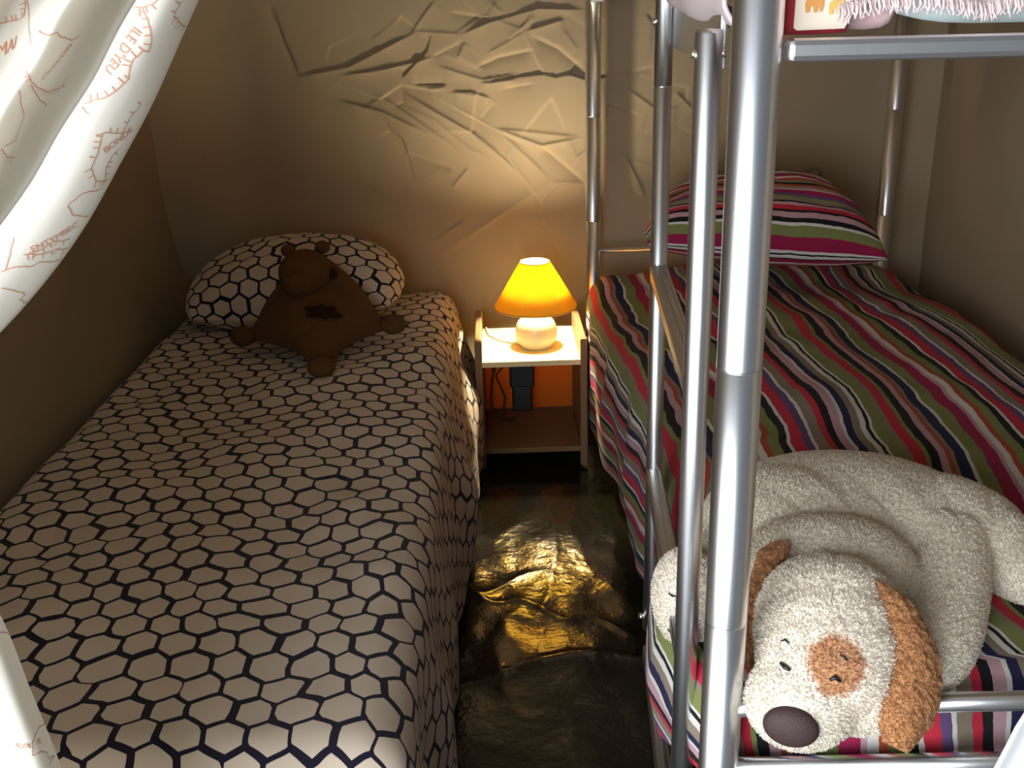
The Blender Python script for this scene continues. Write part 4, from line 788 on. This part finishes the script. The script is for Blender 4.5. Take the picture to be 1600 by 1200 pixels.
# stitched eyes and brows, points on the face
DOGF = {'eye': [[(0.3027, 0.9515, 0.5995), (0.3058, 0.9445, 0.5986), (0.3095, 0.9395, 0.5978)], [(0.3477, 0.923, 0.5957), (0.3532, 0.9237, 0.5992), (0.3583, 0.9209, 0.5951)]], 'eyebrow': [[(0.3081, 0.972, 0.6129), (0.3117, 0.9701, 0.6157), (0.3143, 0.9635, 0.6151)], [(0.3623, 0.9385, 0.6155), (0.3661, 0.9369, 0.614), (0.369, 0.9345, 0.6114)]]}
for nm_, L in DOGF.items():
    for P in L: dog_stitch(nm_, P, .0030 if nm_ == 'eye' else .0014)
dog_stitch('toe_seam', [(.205, 1.135, .568), (.204, 1.145, .566), (.203, 1.155, .568)], .0014)
dog_stitch('toe_seam', [(.205, 1.135, .505), (.204, 1.145, .503), (.203, 1.155, .505)], .0014)

# ------------------------------------------------------------------ curtain with printed map
def crom(P, n):
    m_ = len(P); t_ = np.linspace(0, m_-1, n); i = np.clip(t_.astype(int), 0, m_-2); f = (t_-i)[:, None, None]
    g = lambda k: P[np.clip(k, 0, m_-1)]
    p0, p1, p2, p3 = g(i-1), g(i), g(i+1), g(i+2)
    return .5*((2*p1)+(-p0+p2)*f+(2*p0-5*p1+4*p2-p3)*f**2+(-p0+3*p1-3*p2+p3)*f**3)
def curtain():
    S = np.array(CURTAIN); NV, NU = 361, 321
    G = crom(S, NV).transpose(1, 0, 2); G = crom(G, NU).transpose(1, 0, 2)
    vv, uu = np.meshgrid(np.arange(NV)/NV, np.arange(NU)/NU, indexing='ij')
    G = G.copy(); G[..., 1] += .0018*fbm(uu*9, vv*9, 2, 31); 
    o = grid('map_curtain', G, curtain_m, uv=np.stack([uu, vv], -1), loc=(-.4, .74, 1.0))
    tag(o, 'cream curtain printed with red-brown map lines hanging at the left', 'curtain')
    me = o.data; off = o.location
    bv = BVHTree.FromPolygons([v.co+off for v in me.vertices], [p.vertices[:] for p in me.polygons])
    def pos(u, v):
        a = min(max(v*(NV-1), 0), NV-1.001); b = min(max(u*(NU-1), 0), NU-1.001); i, j = int(a), int(b); fa, fb = a-i, b-j
        p = (G[i, j]*(1-fa)+G[i+1, j]*fa)*(1-fb)+(G[i, j+1]*(1-fa)+G[i+1, j+1]*fa)*fb
        n_ = Vector(G[i+1, j]-G[i, j]).cross(Vector(G[i, j+1]-G[i, j]))
        n_ = n_.normalized() if n_.length > 1e-9 else Vector((0, -1, 0))
        if n_.dot(Vector((0, 0, 1.3))-Vector(p)) < 0: n_ = -n_
        return Vector(p), n_
    mb = MB(); rr = random.Random(5)
    def seg(p, q, n_, w):
        t_ = (q-p); 
        if t_.length < 1e-5: return
        s_ = t_.cross(n_).normalized()*w; h = n_*.0006
        mb.add([p+s_+h, p-s_+h, q-s_+h, q+s_+h], [(0, 1, 2, 3)])
    for tick, L in MAP_LINES:
        pts = []
        for (u0, v0), (u1, v1) in zip(L, L[1:]):
            n_ = max(2, int(math.hypot((u1-u0)*.6, (v1-v0)*1.2)/.004))
            for k in range(n_): pts.append((u0+(u1-u0)*k/n_+rr.uniform(-.0007, .0007), v0+(v1-v0)*k/n_+rr.uniform(-.0006, .0006)))
        pts.append(L[-1]); W = [pos(*p) for p in pts]; acc = 0
        for (p, n_), (q, _) in zip(W, W[1:]):
            seg(p, q, n_, .00036)
            if tick:
                acc += (q-p).length
                if acc > .0042:
                    acc = 0; sd = (q-p).cross(n_).normalized(); e = p+sd*.0052*rr.uniform(.7, 1.1)
                    h = bv.find_nearest(e); seg(p, h[0], n_, .00034)
    mo = mb.build('printed_map_lines', ink, o); mo['kind'] = 'stuff'
    for s_, size, a, b in MAP_TEXT:
        pa, na = pos(*a); pb, nb = pos(*b); n_ = (na+nb).normalized(); d = pb-pa; x = (d-n_*d.dot(n_)).normalized(); y = n_.cross(x)
        cu = bpy.data.curves.new('t', 'FONT'); cu.body = s_; cu.size = 1; tmp = bpy.data.objects.new('t', cu); scene.collection.objects.link(tmp)
        dg = bpy.context.evaluated_depsgraph_get(); tm = bpy.data.meshes.new_from_object(tmp.evaluated_get(dg)); bpy.data.objects.remove(tmp)
        xs = [v.co.x for v in tm.vertices]; w = max(xs); sc = d.length/w; sy = sc*1.1
        bm = bmesh.new(); bm.from_mesh(tm); bmesh.ops.subdivide_edges(bm, edges=bm.edges[:], cuts=1)
        for v in bm.verts:
            q = pa+x*(v.co.x*sc)+y*((v.co.y-.35)*sy); h = bv.find_nearest(q); hn = h[1] if h[1].dot(n_) > 0 else -h[1]
            v.co = h[0]+hn*.0007
        bm.to_mesh(tm); bm.free(); tm.name = 'printed_place_name'; tm.materials.clear(); tm.materials.append(ink)
        link(bpy.data.objects.new('printed_place_name', tm), o)
curtain()
# plain white curtain edge at the lower right of the doorway
zs = np.linspace(.05, 2.0, 90); xs_ = np.linspace(0, 1, 90); Uq, Z = np.meshgrid(xs_, zs)
ez = [.05, .35, .55, .627, .671, .70, .74, .80, .90, 1.05, 1.5, 2.0]; ex = [.385, .395, .425, .451, .463, .476, .50, .545, .62, .80, .90, .92]
we = [.50, .50, .48, .46, .45, .44, .42, .38, .30, .15, .16, .17]
E0 = np.interp(Z, ez, ex); Wd = np.interp(Z, ez, we); X = E0+Wd*Uq; Yq = .755+.018*np.sin(Uq*38+.6*np.sin(Z*3))*np.clip(Uq*8, 0, 1)
tag(grid('white_curtain', np.stack([X, Yq, Z], -1), cloth('white_cotton', (.85, .85, .85), .3), solid=.002, loc=(.5, .745, .6)), 'plain white curtain edge at the lower right corner', 'curtain')
